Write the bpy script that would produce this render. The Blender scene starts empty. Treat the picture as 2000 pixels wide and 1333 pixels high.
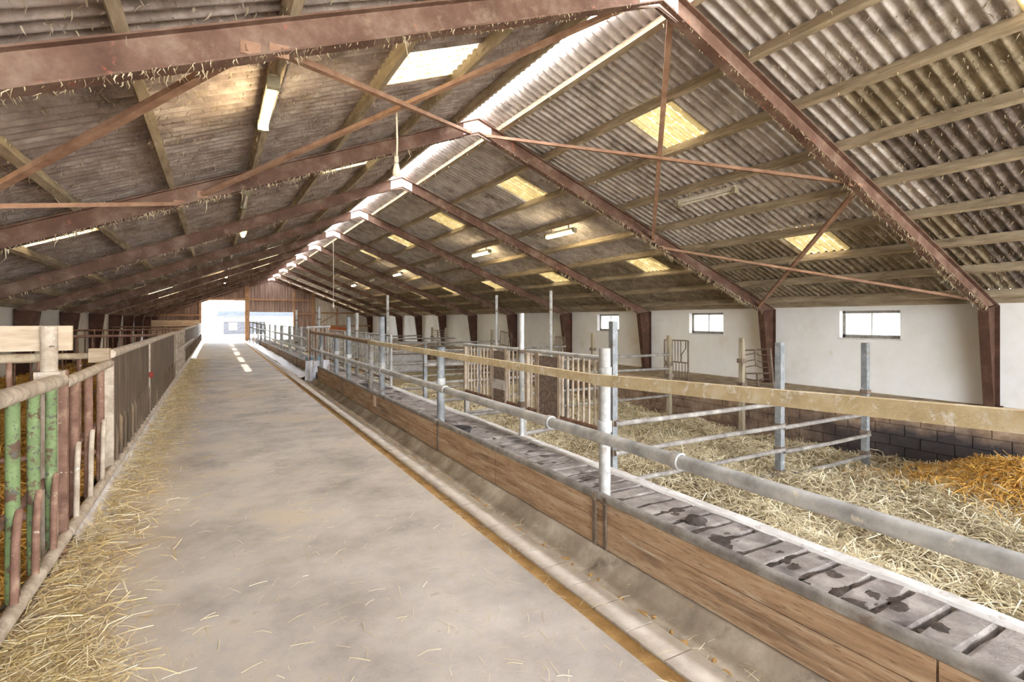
import bpy, math, random
import numpy as np
from mathutils import Vector, Matrix

rnd = random.Random(7)
rng = np.random.default_rng(11)
C = bpy.context.scene.collection
scene = bpy.context.scene

# ------------------------------------------------------------------ camera
FPX, CX, HZ, VX = 1029.0, 1000.0, 625.0, 421.0          # focal length, centre, horizon, vanishing point (pixels)
TH = math.atan((CX - VX) / FPX)
CO, SI = math.cos(TH), math.sin(TH)
KK, AA = CO * SI / FPX, FPX / CO ** 2
H = 1.8
cam = bpy.data.cameras.new('camera')
cam.sensor_width = 36.0
cam.lens = 36.0 * FPX / 2000.0
cam.shift_y = -(666.5 - HZ) / 2000.0
cam.clip_start, cam.clip_end = 0.05, 400
camo = bpy.data.objects.new('camera', cam)
C.objects.link(camo)
camo.location = (0, 0, H)
camo.rotation_euler = (math.pi / 2, 0, -TH)
scene.camera = camo

def yx(px, X):            # along-barn distance of a point at offset X that shows at column px
    return (1.0 / (px - VX) - KK) * AA * X
def zx(px, py, X):        # its height
    return H + (HZ - py) / (px - VX) * X / CO

# ------------------------------------------------------------------ light
w = bpy.data.worlds.new('sky')
scene.world = w
w.use_nodes = True
bg = w.node_tree.nodes['Background']
bg.inputs['Color'].default_value = (0.88, 0.94, 1.0, 1)
bg.inputs['Strength'].default_value = 14.0
sun = bpy.data.lights.new('sun', 'SUN')
sun.energy = 9.0
sun.angle = math.radians(0.6)
sun.color = (1.0, 0.95, 0.85)
suno = bpy.data.objects.new('sun', sun)
C.objects.link(suno)
suno.rotation_euler = Vector((-0.50, 0.16, -0.85)).to_track_quat('-Z', 'Y').to_euler()
suno.location = (30, -10, 50)
vs = scene.view_settings
vs.view_transform = 'Standard'
vs.look = 'None'
vs.exposure = 1.0
vs.gamma = 1.0
vs.use_curve_mapping = False
cy = scene.cycles
cy.max_bounces = 7
cy.diffuse_bounces = 5
cy.glossy_bounces = 2
cy.transparent_max_bounces = 8
cy.sample_clamp_indirect = 6.0
cy.use_denoising = True

# ------------------------------------------------------------------ materials
def lin(c):
    def f(v):
        v = v / 255.0
        return v / 12.92 if v <= 0.04045 else ((v + 0.055) / 1.055) ** 2.4
    return (f(c[0]), f(c[1]), f(c[2]), 1.0)

def node(nt, t, **kw):
    n = nt.nodes.new(t)
    for k, v in kw.items():
        setattr(n, k, v)
    return n

def ramp(nt, fac, stops):
    r = node(nt, 'ShaderNodeValToRGB')
    el = r.color_ramp.elements
    while len(el) < len(stops):
        el.new(0.5)
    for e, (p, c) in zip(el, stops):
        e.position = p
        e.color = lin(c)
    nt.links.new(fac, r.inputs[0])
    return r.outputs[0]

def noise(nt, vec, scale, detail=6, rough=0.6, stretch=None):
    if stretch:
        m = node(nt, 'ShaderNodeVectorMath', operation='MULTIPLY')
        nt.links.new(vec, m.inputs[0])
        m.inputs[1].default_value = stretch
        vec = m.outputs[0]
    n = node(nt, 'ShaderNodeTexNoise')
    n.inputs['Scale'].default_value = scale
    n.inputs['Detail'].default_value = detail
    n.inputs['Roughness'].default_value = rough
    nt.links.new(vec, n.inputs['Vector'])
    return n.outputs[0]

def mixc(nt, fac, a, b, mode='MIX'):
    m = node(nt, 'ShaderNodeMix', data_type='RGBA', blend_type=mode)
    if isinstance(fac, float):
        m.inputs[0].default_value = fac
    else:
        nt.links.new(fac, m.inputs[0])
    for s, v in ((m.inputs[6], a), (m.inputs[7], b)):
        if isinstance(v, tuple):
            s.default_value = v
        else:
            nt.links.new(v, s)
    return m.outputs[2]

def math_n(nt, op, a, b=None, c=None):
    m = node(nt, 'ShaderNodeMath', operation=op)
    for s, v in zip(m.inputs, (a, b, c)):
        if v is None:
            continue
        if isinstance(v, (int, float)):
            s.default_value = v
        else:
            nt.links.new(v, s)
    return m.outputs[0]

def step(nt, v, lo, hi):
    m = node(nt, 'ShaderNodeMapRange')
    nt.links.new(v, m.inputs[0])
    m.inputs[1].default_value = lo
    m.inputs[2].default_value = hi
    return m.outputs[0]

def M(name, stops, scale=4.0, rough=0.85, bump=0.3, bscale=30, metal=0.0, stretch=None, spots=None, detail=8, island=None, bdist=0.01):
    """Noise-coloured surface in world position; spots = [(colour, scale, lo, hi)] patches laid over it."""
    m = bpy.data.materials.new(name)
    m.use_nodes = True
    nt = m.node_tree
    bs = nt.nodes['Principled BSDF']
    geo = node(nt, 'ShaderNodeNewGeometry')
    pos = geo.outputs['Position']
    fac = step(nt, noise(nt, pos, scale, detail, 0.65, stretch), 0.28, 0.72)
    if island:
        fac = math_n(nt, 'ADD', math_n(nt, 'MULTIPLY', fac, 1 - island), math_n(nt, 'MULTIPLY', geo.outputs['Random Per Island'], island))
    col = ramp(nt, fac, stops)
    for c, sc, lo, hi in (spots or []):
        col = mixc(nt, step(nt, noise(nt, pos, sc, 6, 0.7, stretch), lo, hi), col, lin(c))
    nt.links.new(col, bs.inputs['Base Color'])
    bs.inputs['Roughness'].default_value = rough
    bs.inputs['Metallic'].default_value = metal
    if 'Specular IOR Level' in bs.inputs:
        bs.inputs['Specular IOR Level'].default_value = 0.3
    if bump:
        b = node(nt, 'ShaderNodeBump')
        b.inputs['Strength'].default_value = bump
        b.inputs['Distance'].default_value = bdist
        nt.links.new(noise(nt, pos, bscale, 5, 0.7, stretch), b.inputs['Height'])
        nt.links.new(b.outputs[0], bs.inputs['Normal'])
    return m

def emis(name, col, strength):
    m = bpy.data.materials.new(name)
    m.use_nodes = True
    nt = m.node_tree
    bs = nt.nodes['Principled BSDF']
    bs.inputs['Base Color'].default_value = lin(col)
    bs.inputs['Emission Color'].default_value = lin(col)
    bs.inputs['Emission Strength'].default_value = strength
    return m

mt = {}
mt['steel'] = M('painted_steel', [(0, (82, 58, 46)), (.5, (110, 82, 68)), (1, (142, 118, 102))], 2.2, .8, .35, 60,
                spots=[((176, 78, 54), 7, .62, .74), ((150, 128, 108), 3.5, .56, .8)])
mt['steel_dark'] = M('column_steel', [(0, (58, 38, 28)), (.6, (82, 56, 44)), (1, (104, 78, 62))], 3, .8, .35, 60,
                     spots=[((140, 60, 50), 5, .62, .7)])
mt['brace'] = M('brace_steel', [(0, (128, 92, 72)), (1, (178, 142, 116))], 5, .8, .3, 60)
mt['purlin'] = M('purlin_wood', [(0, (126, 110, 90)), (.5, (166, 149, 124)), (1, (194, 178, 152))], 3, .9, .5, 40, stretch=(3, .5, 3),
                 spots=[((96, 80, 58), 5, .58, .75)])
def sheet_mat(name, stops):
    return M(name, stops, 3.0, .92, .5, 30, stretch=(1, 1, 1),
             spots=[((84, 72, 64), 1.1, .56, .74), ((186, 174, 162), 9, .60, .78), ((120, 104, 78), 2.3, .58, .75)], bdist=.012)
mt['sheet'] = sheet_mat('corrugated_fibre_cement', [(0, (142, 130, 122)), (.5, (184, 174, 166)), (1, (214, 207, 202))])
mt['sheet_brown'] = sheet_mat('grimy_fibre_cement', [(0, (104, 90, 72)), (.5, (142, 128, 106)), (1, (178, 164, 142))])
mt['sheet_dark'] = sheet_mat('dark_fibre_cement', [(0, (78, 67, 60)), (.5, (114, 102, 95)), (1, (158, 147, 140))])  # darker tone for outer window-side rows of the near end
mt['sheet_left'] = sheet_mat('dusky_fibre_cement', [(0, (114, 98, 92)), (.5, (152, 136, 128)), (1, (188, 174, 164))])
mt['white_wall'] = M('whitewash', [(0, (222, 214, 202)), (.4, (236, 233, 228)), (1, (246, 245, 243))], .7, .9, .1, 12,
                     spots=[((206, 188, 158), 1.0, .64, .85)])
mt['concrete'] = None
mt['galv'] = M('galvanised_pipe', [(0, (138, 138, 136)), (.5, (178, 178, 176)), (1, (208, 208, 204))], 5, .55, .25, 60, metal=.15,
               spots=[((222, 214, 196), 11, .60, .70), ((120, 96, 76), 4, .60, .8)])
mt['galv_dark'] = M('dark_pipe', [(0, (98, 92, 88)), (.5, (138, 132, 126)), (1, (172, 166, 158))], 6, .6, .3, 60, metal=.1,
                    spots=[((112, 84, 62), 5, .58, .75)])
mt['galv_post'] = M('dull_zinc_post', [(0, (96, 98, 100)), (.5, (128, 130, 132)), (1, (160, 162, 162))], 6, .6, .3, 50, metal=.1, spots=[((110, 84, 64), 5, .60, .72), ((206, 204, 198), 12, .64, .7)])
mt['galv_white'] = M('limed_post', [(0, (132, 130, 126)), (.5, (160, 158, 154)), (1, (196, 194, 190))], 8, .8, .4, 50,
                     spots=[((140, 118, 96), 6, .62, .72)])
mt['yellow_rail'] = M('yellowed_strap', [(0, (176, 158, 124)), (.5, (202, 184, 146)), (1, (222, 214, 196))], 6, .8, .5, 50,
                      spots=[((226, 222, 214), 16, .54, .66)])
mt['rail_brown'] = M('brown_rail', [(0, (122, 98, 78)), (1, (172, 148, 122))], 6, .8, .4, 50, spots=[((196, 186, 170), 12, .62, .72)])
mt['board'] = M('trough_board', [(0, (136, 108, 84)), (.45, (180, 149, 118)), (1, (208, 186, 158))], 3.4, .85, .5, 14, stretch=(2, .35, 4),
                spots=[((104, 82, 66), 2.2, .54, .72), ((216, 202, 180), 6, .56, .74), ((120, 90, 66), 22, .55, .68)])
mt['board_blue'] = M('board_edge', [(0, (196, 176, 144)), (.6, (214, 196, 164)), (1, (148, 186, 196))], 3, .85, .3, 30)
mt['slat'] = M('trodden_slat', [(0, (100, 92, 90)), (.5, (146, 138, 134)), (1, (186, 178, 172))], 4.2, .95, .9, 26,
               spots=[((66, 56, 54), 1.3, .54, .64)], bdist=.02)
mt['kerb'] = M('limed_kerb', [(0, (190, 187, 184)), (1, (226, 225, 224))], 5, .9, .3, 30, spots=[((140, 128, 120), 6, .56, .72)])
mt['dung'] = M('dung', [(0, (56, 48, 46)), (.6, (88, 78, 72)), (1, (118, 106, 98))], 14, .9, 1.0, 50, bdist=.02)
mt['tile'] = M('trough_tile', [(0, (186, 176, 166)), (.5, (214, 204, 192)), (1, (232, 224, 214))], 5, .5, .15, 30,
               spots=[((150, 134, 118), 6, .62, .74)])
mt['stripe'] = M('brown_joint', [(0, (138, 104, 62)), (.5, (170, 134, 84)), (1, (206, 168, 112))], 4, .9, .6, 30)
mt['gutter'] = M('trough_lining', [(0, (112, 98, 84)), (.5, (152, 138, 120)), (1, (190, 178, 160))], 2.5, .6, .3, 30,
                 spots=[((70, 58, 48), 1.8, .6, .72), ((186, 150, 88), 3.3, .6, .7)])
mt['foil'] = M('plastic_lining', [(0, (196, 194, 202)), (1, (240, 240, 244))], 6, .35, .9, 9, bdist=.05)
mt['foil_grey'] = M('grey_trough_lining', [(0, (146, 134, 122)), (.5, (176, 166, 156)), (1, (208, 202, 196))], 5, .5, .5, 12, spots=[((150, 122, 84), 3, .54, .66)], bdist=.03)
mt['straw'] = M('pale_straw', [(0, (166, 148, 112)), (.5, (206, 192, 158)), (1, (236, 228, 204))], 3, .8, 0, island=.75)
mt['straw_fallen'] = M('fallen_straw', [(0, (178, 148, 88)), (.5, (222, 200, 148)), (1, (246, 238, 214))], 3, .8, 0, island=.8)
mt['straw_gold'] = M('golden_straw', [(0, (176, 126, 48)), (.5, (216, 166, 78)), (1, (240, 204, 120))], 3, .8, 0, island=.75)
mt['straw_bed'] = M('straw_bed', [(0, (128, 110, 80)), (.5, (170, 152, 116)), (1, (206, 190, 154))], 9, .95, 1.0, 40, bdist=.05)
mt['straw_bed_gold'] = M('golden_straw_bed', [(0, (140, 96, 34)), (.5, (190, 140, 60)), (1, (222, 174, 92))], 9, .95, 1.0, 40, bdist=.05)
mt['cobweb'] = M('dusty_cobweb', [(0, (140, 120, 92)), (.5, (182, 164, 134)), (1, (216, 200, 172))], 3, .95, 0, island=.6)
mt['cobweb_dark'] = M('roof_dust', [(0, (116, 100, 80)), (.5, (150, 134, 112)), (1, (184, 170, 148))], 3, .95, 0, island=.6)
mt['green'] = M('green_bar', [(0, (92, 106, 70)), (.6, (112, 130, 86)), (1, (138, 150, 108))], 6, .7, .3, 60,
                spots=[((88, 66, 52), 7, .52, .58), ((84, 84, 74), 22, .55, .6), ((180, 174, 156), 26, .64, .7)])
mt['brown_bar'] = M('brown_bar', [(0, (96, 66, 54)), (.6, (130, 98, 82)), (1, (166, 138, 116))], 8, .75, .4, 60,
                    spots=[((206, 190, 168), 18, .63, .69)])
mt['rail_grey'] = M('dusty_rail', [(0, (140, 122, 104)), (.5, (176, 160, 142)), (1, (206, 192, 174))], 8, .8, .5, 40,
                    spots=[((226, 220, 212), 20, .62, .70)])
mt['panel_dark'] = M('dark_panel', [(0, (70, 58, 46)), (.6, (100, 84, 68)), (1, (138, 118, 94))], 4, .8, .4, 40, stretch=(2, 2, .3),
                     spots=[((150, 100, 60), 3, .62, .74)])
mt['panel_mottled'] = M('mottled_panel', [(0, (92, 80, 74)), (.5, (120, 106, 98)), (1, (172, 154, 140))], 22, .85, .5, 60)
mt['plank_grey'] = M('grey_plank', [(0, (142, 122, 100)), (.5, (178, 158, 134)), (1, (204, 186, 162))], 4, .9, .5, 30, stretch=(.4, 1, 3))
mt['post_wood'] = M('weathered_post', [(0, (116, 104, 84)), (.5, (150, 138, 116)), (1, (182, 170, 148))], 6, .9, .5, 40, stretch=(3, 3, .4))
mt['iron'] = M('rusty_iron', [(0, (84, 72, 62)), (.6, (120, 104, 90)), (1, (156, 140, 122))], 8, .8, .4, 50)
mt['clad'] = M('gable_cladding', [(0, (104, 84, 74)), (.5, (134, 112, 100)), (1, (162, 140, 126))], 2, .8, .2, 30, stretch=(3, 3, .3))
mt['clad_light'] = M('light_cladding', [(0, (160, 150, 134)), (.5, (190, 180, 164)), (1, (212, 204, 190))], 2, .8, .2, 30, stretch=(3, 3, .3))
mt['timber'] = M('gable_timber', [(0, (126, 94, 66)), (1, (172, 136, 104))], 4, .9, .4, 30)
mt['frame_white'] = M('window_paint', [(0, (196, 194, 190)), (1, (236, 235, 232))], 6, .7, .2, 30, spots=[((110, 100, 90), 14, .6, .7)])
mt['frame_grey'] = M('window_grime', [(0, (110, 104, 96)), (1, (170, 164, 156))], 12, .8, .4, 40)
mt['lamp_body'] = M('lamp_housing', [(0, (190, 180, 160)), (1, (226, 218, 204))], 6, .7, .2, 30, spots=[((150, 122, 80), 6, .6, .75)])
mt['lamp_cap'] = M('lamp_end_cap', [(0, (120, 112, 92)), (1, (166, 156, 130))], 8, .8, .2, 30)
mt['lamp_off'] = M('unlit_tube', [(0, (204, 190, 164)), (1, (236, 230, 216))], 20, .4, .1, 30, spots=[((196, 132, 50), 12, .6, .72)])
mt['lamp_on'] = emis('lit_tube', (255, 236, 190), 45.0)
mt['bulb_on'] = emis('lit_bulb', (255, 214, 130), 30.0)
mt['black'] = M('black_rubber', [(0, (38, 36, 36)), (1, (78, 74, 72))], 8, .7, .3, 40)
mt['blue'] = M('blue_tub', [(0, (90, 128, 146)), (1, (128, 164, 180))], 8, .6, .2, 40)
mt['dgreen'] = M('dark_green_tub', [(0, (22, 66, 54)), (1, (52, 104, 86))], 8, .5, .2, 40)
mt['orange'] = M('orange_paint', [(0, (150, 76, 34)), (1, (180, 102, 52))], 6, .6, .2, 40, spots=[((110, 84, 66), 6, .58, .68)])
mt['red'] = M('red_plastic', [(0, (128, 48, 38)), (1, (158, 70, 54))], 8, .6, .1, 30)
mt['white_paint'] = M('white_render', [(0, (228, 226, 222)), (1, (245, 244, 242))], 2, .9, .1, 30)
mt['shaded_dark_wall'] = M('shaded_dark_brick', [(0, (34, 34, 38)), (1, (52, 52, 56))], 6, .9, .3, 30)  # dark wall, colour lowered further for the shade on its facing side
mt['slate'] = M('shaded_dark_slate', [(0, (30, 34, 40)), (1, (48, 52, 58))], 4, .8, .3, 30)  # dark slate, same shade of the facing side put into its colour
mt['yard'] = M('yard_paving', [(0, (190, 184, 174)), (1, (222, 218, 208))], 2, .95, .3, 20)
mt['leaf'] = M('leaves', [(0, (120, 140, 60)), (.5, (168, 178, 84)), (1, (206, 206, 120))], 4, .8, 0, island=.8)
mt['rope'] = M('dusty_rope', [(0, (176, 164, 144)), (1, (214, 204, 186))], 10, .9, .3, 60)
mt['paper'] = M('paper_tag', [(0, (218, 190, 166)), (1, (240, 224, 206))], 10, .9, .1, 40)
mt['ridge_steel'] = M('pale_apex_plate', [(0, (190, 160, 150)), (1, (228, 212, 206))], 5, .7, .2, 40)  # paler and pinker than the rafter steel

def floor_mat():
    m = M('passage_concrete', [(0, (148, 140, 132)), (.35, (176, 168, 160)), (.7, (198, 190, 182)), (1, (214, 206, 198))], 1.1, .9, .5, 45,
          spots=[((112, 104, 100), 2.2, .62, .76), ((196, 178, 150), .55, .52, .7)], bdist=.006)
    nt = m.node_tree
    bs = nt.nodes['Principled BSDF']
    src = bs.inputs['Base Color'].links[0].from_socket
    geo = node(nt, 'ShaderNodeNewGeometry')
    sep = node(nt, 'ShaderNodeSeparateXYZ')
    nt.links.new(geo.outputs['Position'], sep.inputs[0])
    fx = noise(nt, geo.outputs['Position'], 3.0, 8, .75)
    edge = math_n(nt, 'ADD', sep.outputs[0], math_n(nt, 'MULTIPLY', fx, 0.9))
    t = step(nt, edge, 0.35, -0.35)                   # chaff-strewn band beside the left fence
    t = math_n(nt, 'MULTIPLY', t, .75)
    col = mixc(nt, t, src, ramp(nt, fx, [(.3, (192, 170, 142)), (.6, (212, 192, 166)), (.8, (220, 204, 180))]))
    fine = noise(nt, geo.outputs['Position'], 60, 4, .7)
    col = mixc(nt, math_n(nt, 'MULTIPLY', step(nt, fine, .58, .72), .35), col, lin((110, 98, 86)))
    nt.links.new(col, bs.inputs['Base Color'])
    return m
mt['concrete'] = floor_mat()

def block_mat():
    m = M('stained_block', [(0, (112, 90, 72)), (.5, (150, 126, 104)), (1, (182, 162, 142))], 3, .9, .7, 24, spots=[((84, 62, 44), 1.7, .52, .7)], bdist=.02)
    nt = m.node_tree
    bs = nt.nodes['Principled BSDF']
    src = bs.inputs['Base Color'].links[0].from_socket
    geo = node(nt, 'ShaderNodeNewGeometry')
    sep = node(nt, 'ShaderNodeSeparateXYZ')
    nt.links.new(geo.outputs['Position'], sep.inputs[0])
    n = noise(nt, geo.outputs['Position'], .8, 6, .6)
    e = math_n(nt, 'SUBTRACT', sep.outputs[2], math_n(nt, 'MULTIPLY', n, .9))
    far = step(nt, math_n(nt, 'ADD', sep.outputs[1], math_n(nt, 'MULTIPLY', n, 4.0)), 10.5, 7.0)
    tar = math_n(nt, 'MULTIPLY', step(nt, e, -.52, -.74), math_n(nt, 'MULTIPLY_ADD', far, .75, .25))                      # black slurry stain left along the foot of the wall
    col = mixc(nt, math_n(nt, 'MULTIPLY', tar, .93), src, lin((44, 42, 48)))
    nt.links.new(col, bs.inputs['Base Color'])
    return m
mt['block'] = block_mat()
mt['ledge'] = M('dusty_ledge', [(0, (134, 116, 92)), (.5, (168, 150, 124)), (1, (200, 186, 162))], 3, .95, .8, 20, spots=[((92, 72, 52), 2.0, .56, .7), ((214, 208, 196), 3, .6, .7)], bdist=.03)

def skylight_mat():
    m = bpy.data.materials.new('rooflight_sheet')
    m.use_nodes = True
    nt = m.node_tree
    bs = nt.nodes['Principled BSDF']
    bs.inputs['Base Color'].default_value = lin((220, 205, 160))
    bs.inputs['Roughness'].default_value = .6
    geo = node(nt, 'ShaderNodeNewGeometry')
    tc = node(nt, 'ShaderNodeTexCoord')
    sep = node(nt, 'ShaderNodeSeparateXYZ')
    nt.links.new(tc.outputs['Object'], sep.inputs[0])
    wv = math_n(nt, 'SINE', math_n(nt, 'MULTIPLY', sep.outputs[1], 2 * math.pi / (SW / 6)))
    n1 = noise(nt, geo.outputs['Position'], 14, 6, .7)
    n2 = noise(nt, geo.outputs['Position'], 3.0, 4, .6)
    v = math_n(nt, 'ADD', math_n(nt, 'MULTIPLY', wv, -.16), math_n(nt, 'ADD', math_n(nt, 'MULTIPLY', n1, .75), math_n(nt, 'MULTIPLY', n2, .4)))
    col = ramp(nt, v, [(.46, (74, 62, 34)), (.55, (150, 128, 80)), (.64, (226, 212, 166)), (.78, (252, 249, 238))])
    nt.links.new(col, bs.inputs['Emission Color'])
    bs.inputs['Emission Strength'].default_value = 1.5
    return m

def ridge_mat(name, clear):
    m = bpy.data.materials.new(name)
    m.use_nodes = True
    nt = m.node_tree
    bs = nt.nodes['Principled BSDF']
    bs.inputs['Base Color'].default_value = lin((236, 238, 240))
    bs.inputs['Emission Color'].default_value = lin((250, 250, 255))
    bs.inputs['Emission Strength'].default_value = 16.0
    if clear:
        out = nt.nodes['Material Output']
        tr = node(nt, 'ShaderNodeBsdfTransparent')
        mx = node(nt, 'ShaderNodeMixShader')
        mx.inputs[0].default_value = clear
        nt.links.new(bs.outputs[0], mx.inputs[1])
        nt.links.new(tr.outputs[0], mx.inputs[2])
        nt.links.new(mx.outputs[0], out.inputs[0])
    return m

def glass_mat():
    m = bpy.data.materials.new('dusty_pane')
    m.use_nodes = True
    nt = m.node_tree
    out = nt.nodes['Material Output']
    nt.nodes.remove(nt.nodes['Principled BSDF'])
    tr = node(nt, 'ShaderNodeBsdfTransparent')
    tl = node(nt, 'ShaderNodeBsdfTranslucent')
    gl = node(nt, 'ShaderNodeBsdfGlossy')
    tl.inputs[0].default_value = (.5, .5, .5, 1)
    tr.inputs[0].default_value = (.22, .225, .23, 1)
    gl.inputs['Roughness'].default_value = .1
    geo = node(nt, 'ShaderNodeNewGeometry')
    f = step(nt, noise(nt, geo.outputs['Position'], 5, 5, .6), .3, .75)
    m1 = node(nt, 'ShaderNodeMixShader')
    nt.links.new(math_n(nt, 'MULTIPLY_ADD', f, .4, .35), m1.inputs[0])
    nt.links.new(tr.outputs[0], m1.inputs[1])
    nt.links.new(tl.outputs[0], m1.inputs[2])
    m2 = node(nt, 'ShaderNodeMixShader')
    m2.inputs[0].default_value = .05
    nt.links.new(m1.outputs[0], m2.inputs[1])
    nt.links.new(gl.outputs[0], m2.inputs[2])
    nt.links.new(m2.outputs[0], out.inputs[0])
    return m

# ------------------------------------------------------------------ mesh helpers
class MB:
    def __init__(self):
        self.v, self.f = [], []
    def add(self, vs, fs):
        o = len(self.v)
        self.v += [tuple(p) for p in vs]
        self.f += [tuple(i + o for i in q) for q in fs]
        return self
    def box(self, c, s, rot=None):
        hx, hy, hz = s[0] / 2, s[1] / 2, s[2] / 2
        vs = [Vector((x, y, z)) for x in (-hx, hx) for y in (-hy, hy) for z in (-hz, hz)]
        if rot is not None:
            vs = [rot @ p for p in vs]
        cv = Vector(c)
        return self.add([p + cv for p in vs], [(0, 1, 3, 2), (4, 6, 7, 5), (0, 4, 5, 1), (2, 3, 7, 6), (0, 2, 6, 4), (1, 5, 7, 3)])
    def bb(self, x0, x1, y0, y1, z0, z1):
        return self.box(((x0 + x1) / 2, (y0 + y1) / 2, (z0 + z1) / 2), (abs(x1 - x0), abs(y1 - y0), abs(z1 - z0)))
    def beam(self, a, b, wd, ht, up=(0, 0, 1)):
        a, b = Vector(a), Vector(b)
        d = b - a
        L = d.length
        d.normalize()
        u = Vector(up)
        s = d.cross(u)
        if s.length < 1e-4:
            s = d.cross(Vector((1, 0, 0)))
        s.normalize()
        u = s.cross(d)
        return self.box((a + b) / 2, (wd, L, ht), Matrix((s, d, u)).transposed())
    def tube(self, pts, r, n=8, cap=True):
        pts = [Vector(p) for p in pts]
        rings = []
        u0 = None
        for i, p in enumerate(pts):
            if i == 0:
                d = pts[1] - p
            elif i == len(pts) - 1:
                d = p - pts[i - 1]
            else:
                d = (pts[i + 1] - p).normalized() + (p - pts[i - 1]).normalized()
            d.normalize()
            if u0 is None:
                u = d.cross(Vector((0, 0, 1)))
                if u.length < .05:
                    u = d.cross(Vector((1, 0, 0)))
            else:
                u = u0 - d * u0.dot(d)
            u.normalize()
            u0 = u
            v = d.cross(u)
            rr = r[i] if isinstance(r, (list, tuple)) else r
            rings.append([p + (u * math.cos(2 * math.pi * k / n) + v * math.sin(2 * math.pi * k / n)) * rr for k in range(n)])
        vs = [q for g in rings for q in g]
        fs = []
        nb = len(vs)
        if cap:
            vs += list(rings[0]) + list(rings[-1])
        for i in range(len(pts) - 1):
            for k in range(n):
                k2 = (k + 1) % n
                fs.append((i * n + k, i * n + k2, (i + 1) * n + k2, (i + 1) * n + k))
        if cap:
            fs.append(tuple(nb + k for k in range(n - 1, -1, -1)))
            fs.append(tuple(nb + n + k for k in range(n)))
        return self.add(vs, fs)
    def prism(self, poly, axis, a0, a1):
        """poly of 2-d points swept along an axis ('x','y','z')."""
        n = len(poly)
        def P(p, a):
            return {'y': (p[0], a, p[1]), 'x': (a, p[0], p[1]), 'z': (p[0], p[1], a)}[axis]
        vs = [P(p, a0) for p in poly] + [P(p, a1) for p in poly]
        fs = [tuple(range(n)), tuple(range(2 * n - 1, n - 1, -1))]
        fs += [(i, n + i, n + (i + 1) % n, (i + 1) % n) for i in range(n)]
        return self.add(vs, fs)
    def lathe(self, prof, c, n=14):
        vs = [(c[0] + r * math.cos(2 * math.pi * k / n), c[1] + r * math.sin(2 * math.pi * k / n), c[2] + z) for r, z in prof for k in range(n)]
        fs = [(i * n + k, i * n + (k + 1) % n, (i + 1) * n + (k + 1) % n, (i + 1) * n + k) for i in range(len(prof) - 1) for k in range(n)]
        return self.add(vs, fs)
    def mesh(self, name, mat, smooth=False):
        me = bpy.data.meshes.new(name)
        me.from_pydata(self.v, [], self.f)
        me.materials.append(mat)
        if smooth:
            me.polygons.foreach_set('use_smooth', [True] * len(me.polygons))
        return me
    def build(self, name, mat, parent=None, smooth=False):
        return link(name, self.mesh(name, mat, smooth), parent)

def link(name, me, parent=None, loc=None):
    o = bpy.data.objects.new(name, me)
    C.objects.link(o)
    if parent is not None:
        o.parent = parent
        o.matrix_parent_inverse = Matrix.Translation(parent.location).inverted() if parent.type == 'EMPTY' else Matrix.Identity(4)
    if loc is not None:
        o.location = loc
    return o

def tag(o, label=None, cat=None, group=None, kind=None):
    if label: o['label'] = label
    if cat: o['category'] = cat
    if group: o['group'] = group
    if kind: o['kind'] = kind
    return o

def thing(name, label, cat, loc=(0, 0, 0), group=None):
    o = bpy.data.objects.new(name, None)
    o.empty_display_size = .2
    C.objects.link(o)
    o.location = loc
    return tag(o, label, cat, group)

ORD = ['first', 'second', 'third', 'fourth', 'fifth', 'sixth', 'seventh', 'eighth', 'ninth', 'tenth', 'eleventh']

# ------------------------------------------------------------------ barn dimensions
S = 4.8                      # bay
Y0 = 4.445                   # nearest frame
YG = Y0 + 10 * S             # far gable
YB = Y0 - 3 * S              # open near end, behind the camera
XR = 4.43                    # ridge line
HW = 9.17                    # ridge to inner wall face
XRW, XLW = XR + HW, XR - HW
SL = .395                    # roof slope
SW = .96                     # roof sheet cover width
ANG = math.atan(SL)
def zlow(d): return 5.42 - SL * d          # underside of rafters
def zpur(d): return 5.70 - SL * d          # underside of purlins
PD = [.5 + 1.03 * i for i in range(9)]     # purlin offsets from the ridge, window side
PDL = [.48, 1.51, 2.68, 3.92, 5.0, 6.1, 7.2, 8.2, 8.85]   # fence side
PDS = {1: PD, -1: PDL}
LED = 10.95                                # inner face of the right ledge
ZL = .07                                   # its top
KX0, KX1 = 3.58, 3.73                      # white kerb
mt['skylight'] = skylight_mat()
mt['ridge'] = ridge_mat('ridge_glazing', 0)
mt['ridge_clear'] = ridge_mat('clear_ridge_glazing', .4)
mt['glass'] = glass_mat()

# ------------------------------------------------------------------ floor of the passage, trough, ground outside
fl = MB().bb(-1.02, 1.95, YB, YG, -.4, 0).build('floor', mt['concrete'])
tag(fl, kind='structure')
MB().bb(1.95, 2.05, YB, YG, -.3, -.004).build('joint_strip', mt['stripe'], fl)
MB().bb(2.05, 2.27, YB, YG, -.3, -.012).build('tile_bed', mt['stripe'], fl)
tl = MB().box((0, 0, 0), (.205, .285, .02)).mesh('tile', mt['tile'])
for i in range(75):
    link('tile', tl, fl, (2.162, .4 + i * .295, -.004 + rnd.uniform(-.002, .002)))
MB().bb(2.06, 2.265, .4 + 75 * .295 - .15, YG, -.05, .0).build('tile_strip', mt['tile'], fl)
prof = [(2.27, -.012), (2.275, -.06), (2.33, -.105), (2.42, -.11), (2.52, -.07), (2.60, .02), (2.63, .02), (2.63, -.3), (2.27, -.3)]
MB().prism(prof, 'y', YB, YG).build('feed_trough', mt['gutter'], fl, True)
gr = MB()
for x0, x1, y0, y1 in ((-60, 90, YG + .3, 140), (XRW + .35, 90, YB - 30, YG + .3), (-60, XLW - .35, YB - 30, YG + .3), (XLW - .35, XRW + .35, YB - 30, YB)):
    gr.bb(x0, x1, y0, y1, -.6, -.02)
tag(gr.build('ground', mt['yard']), kind='structure')

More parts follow.
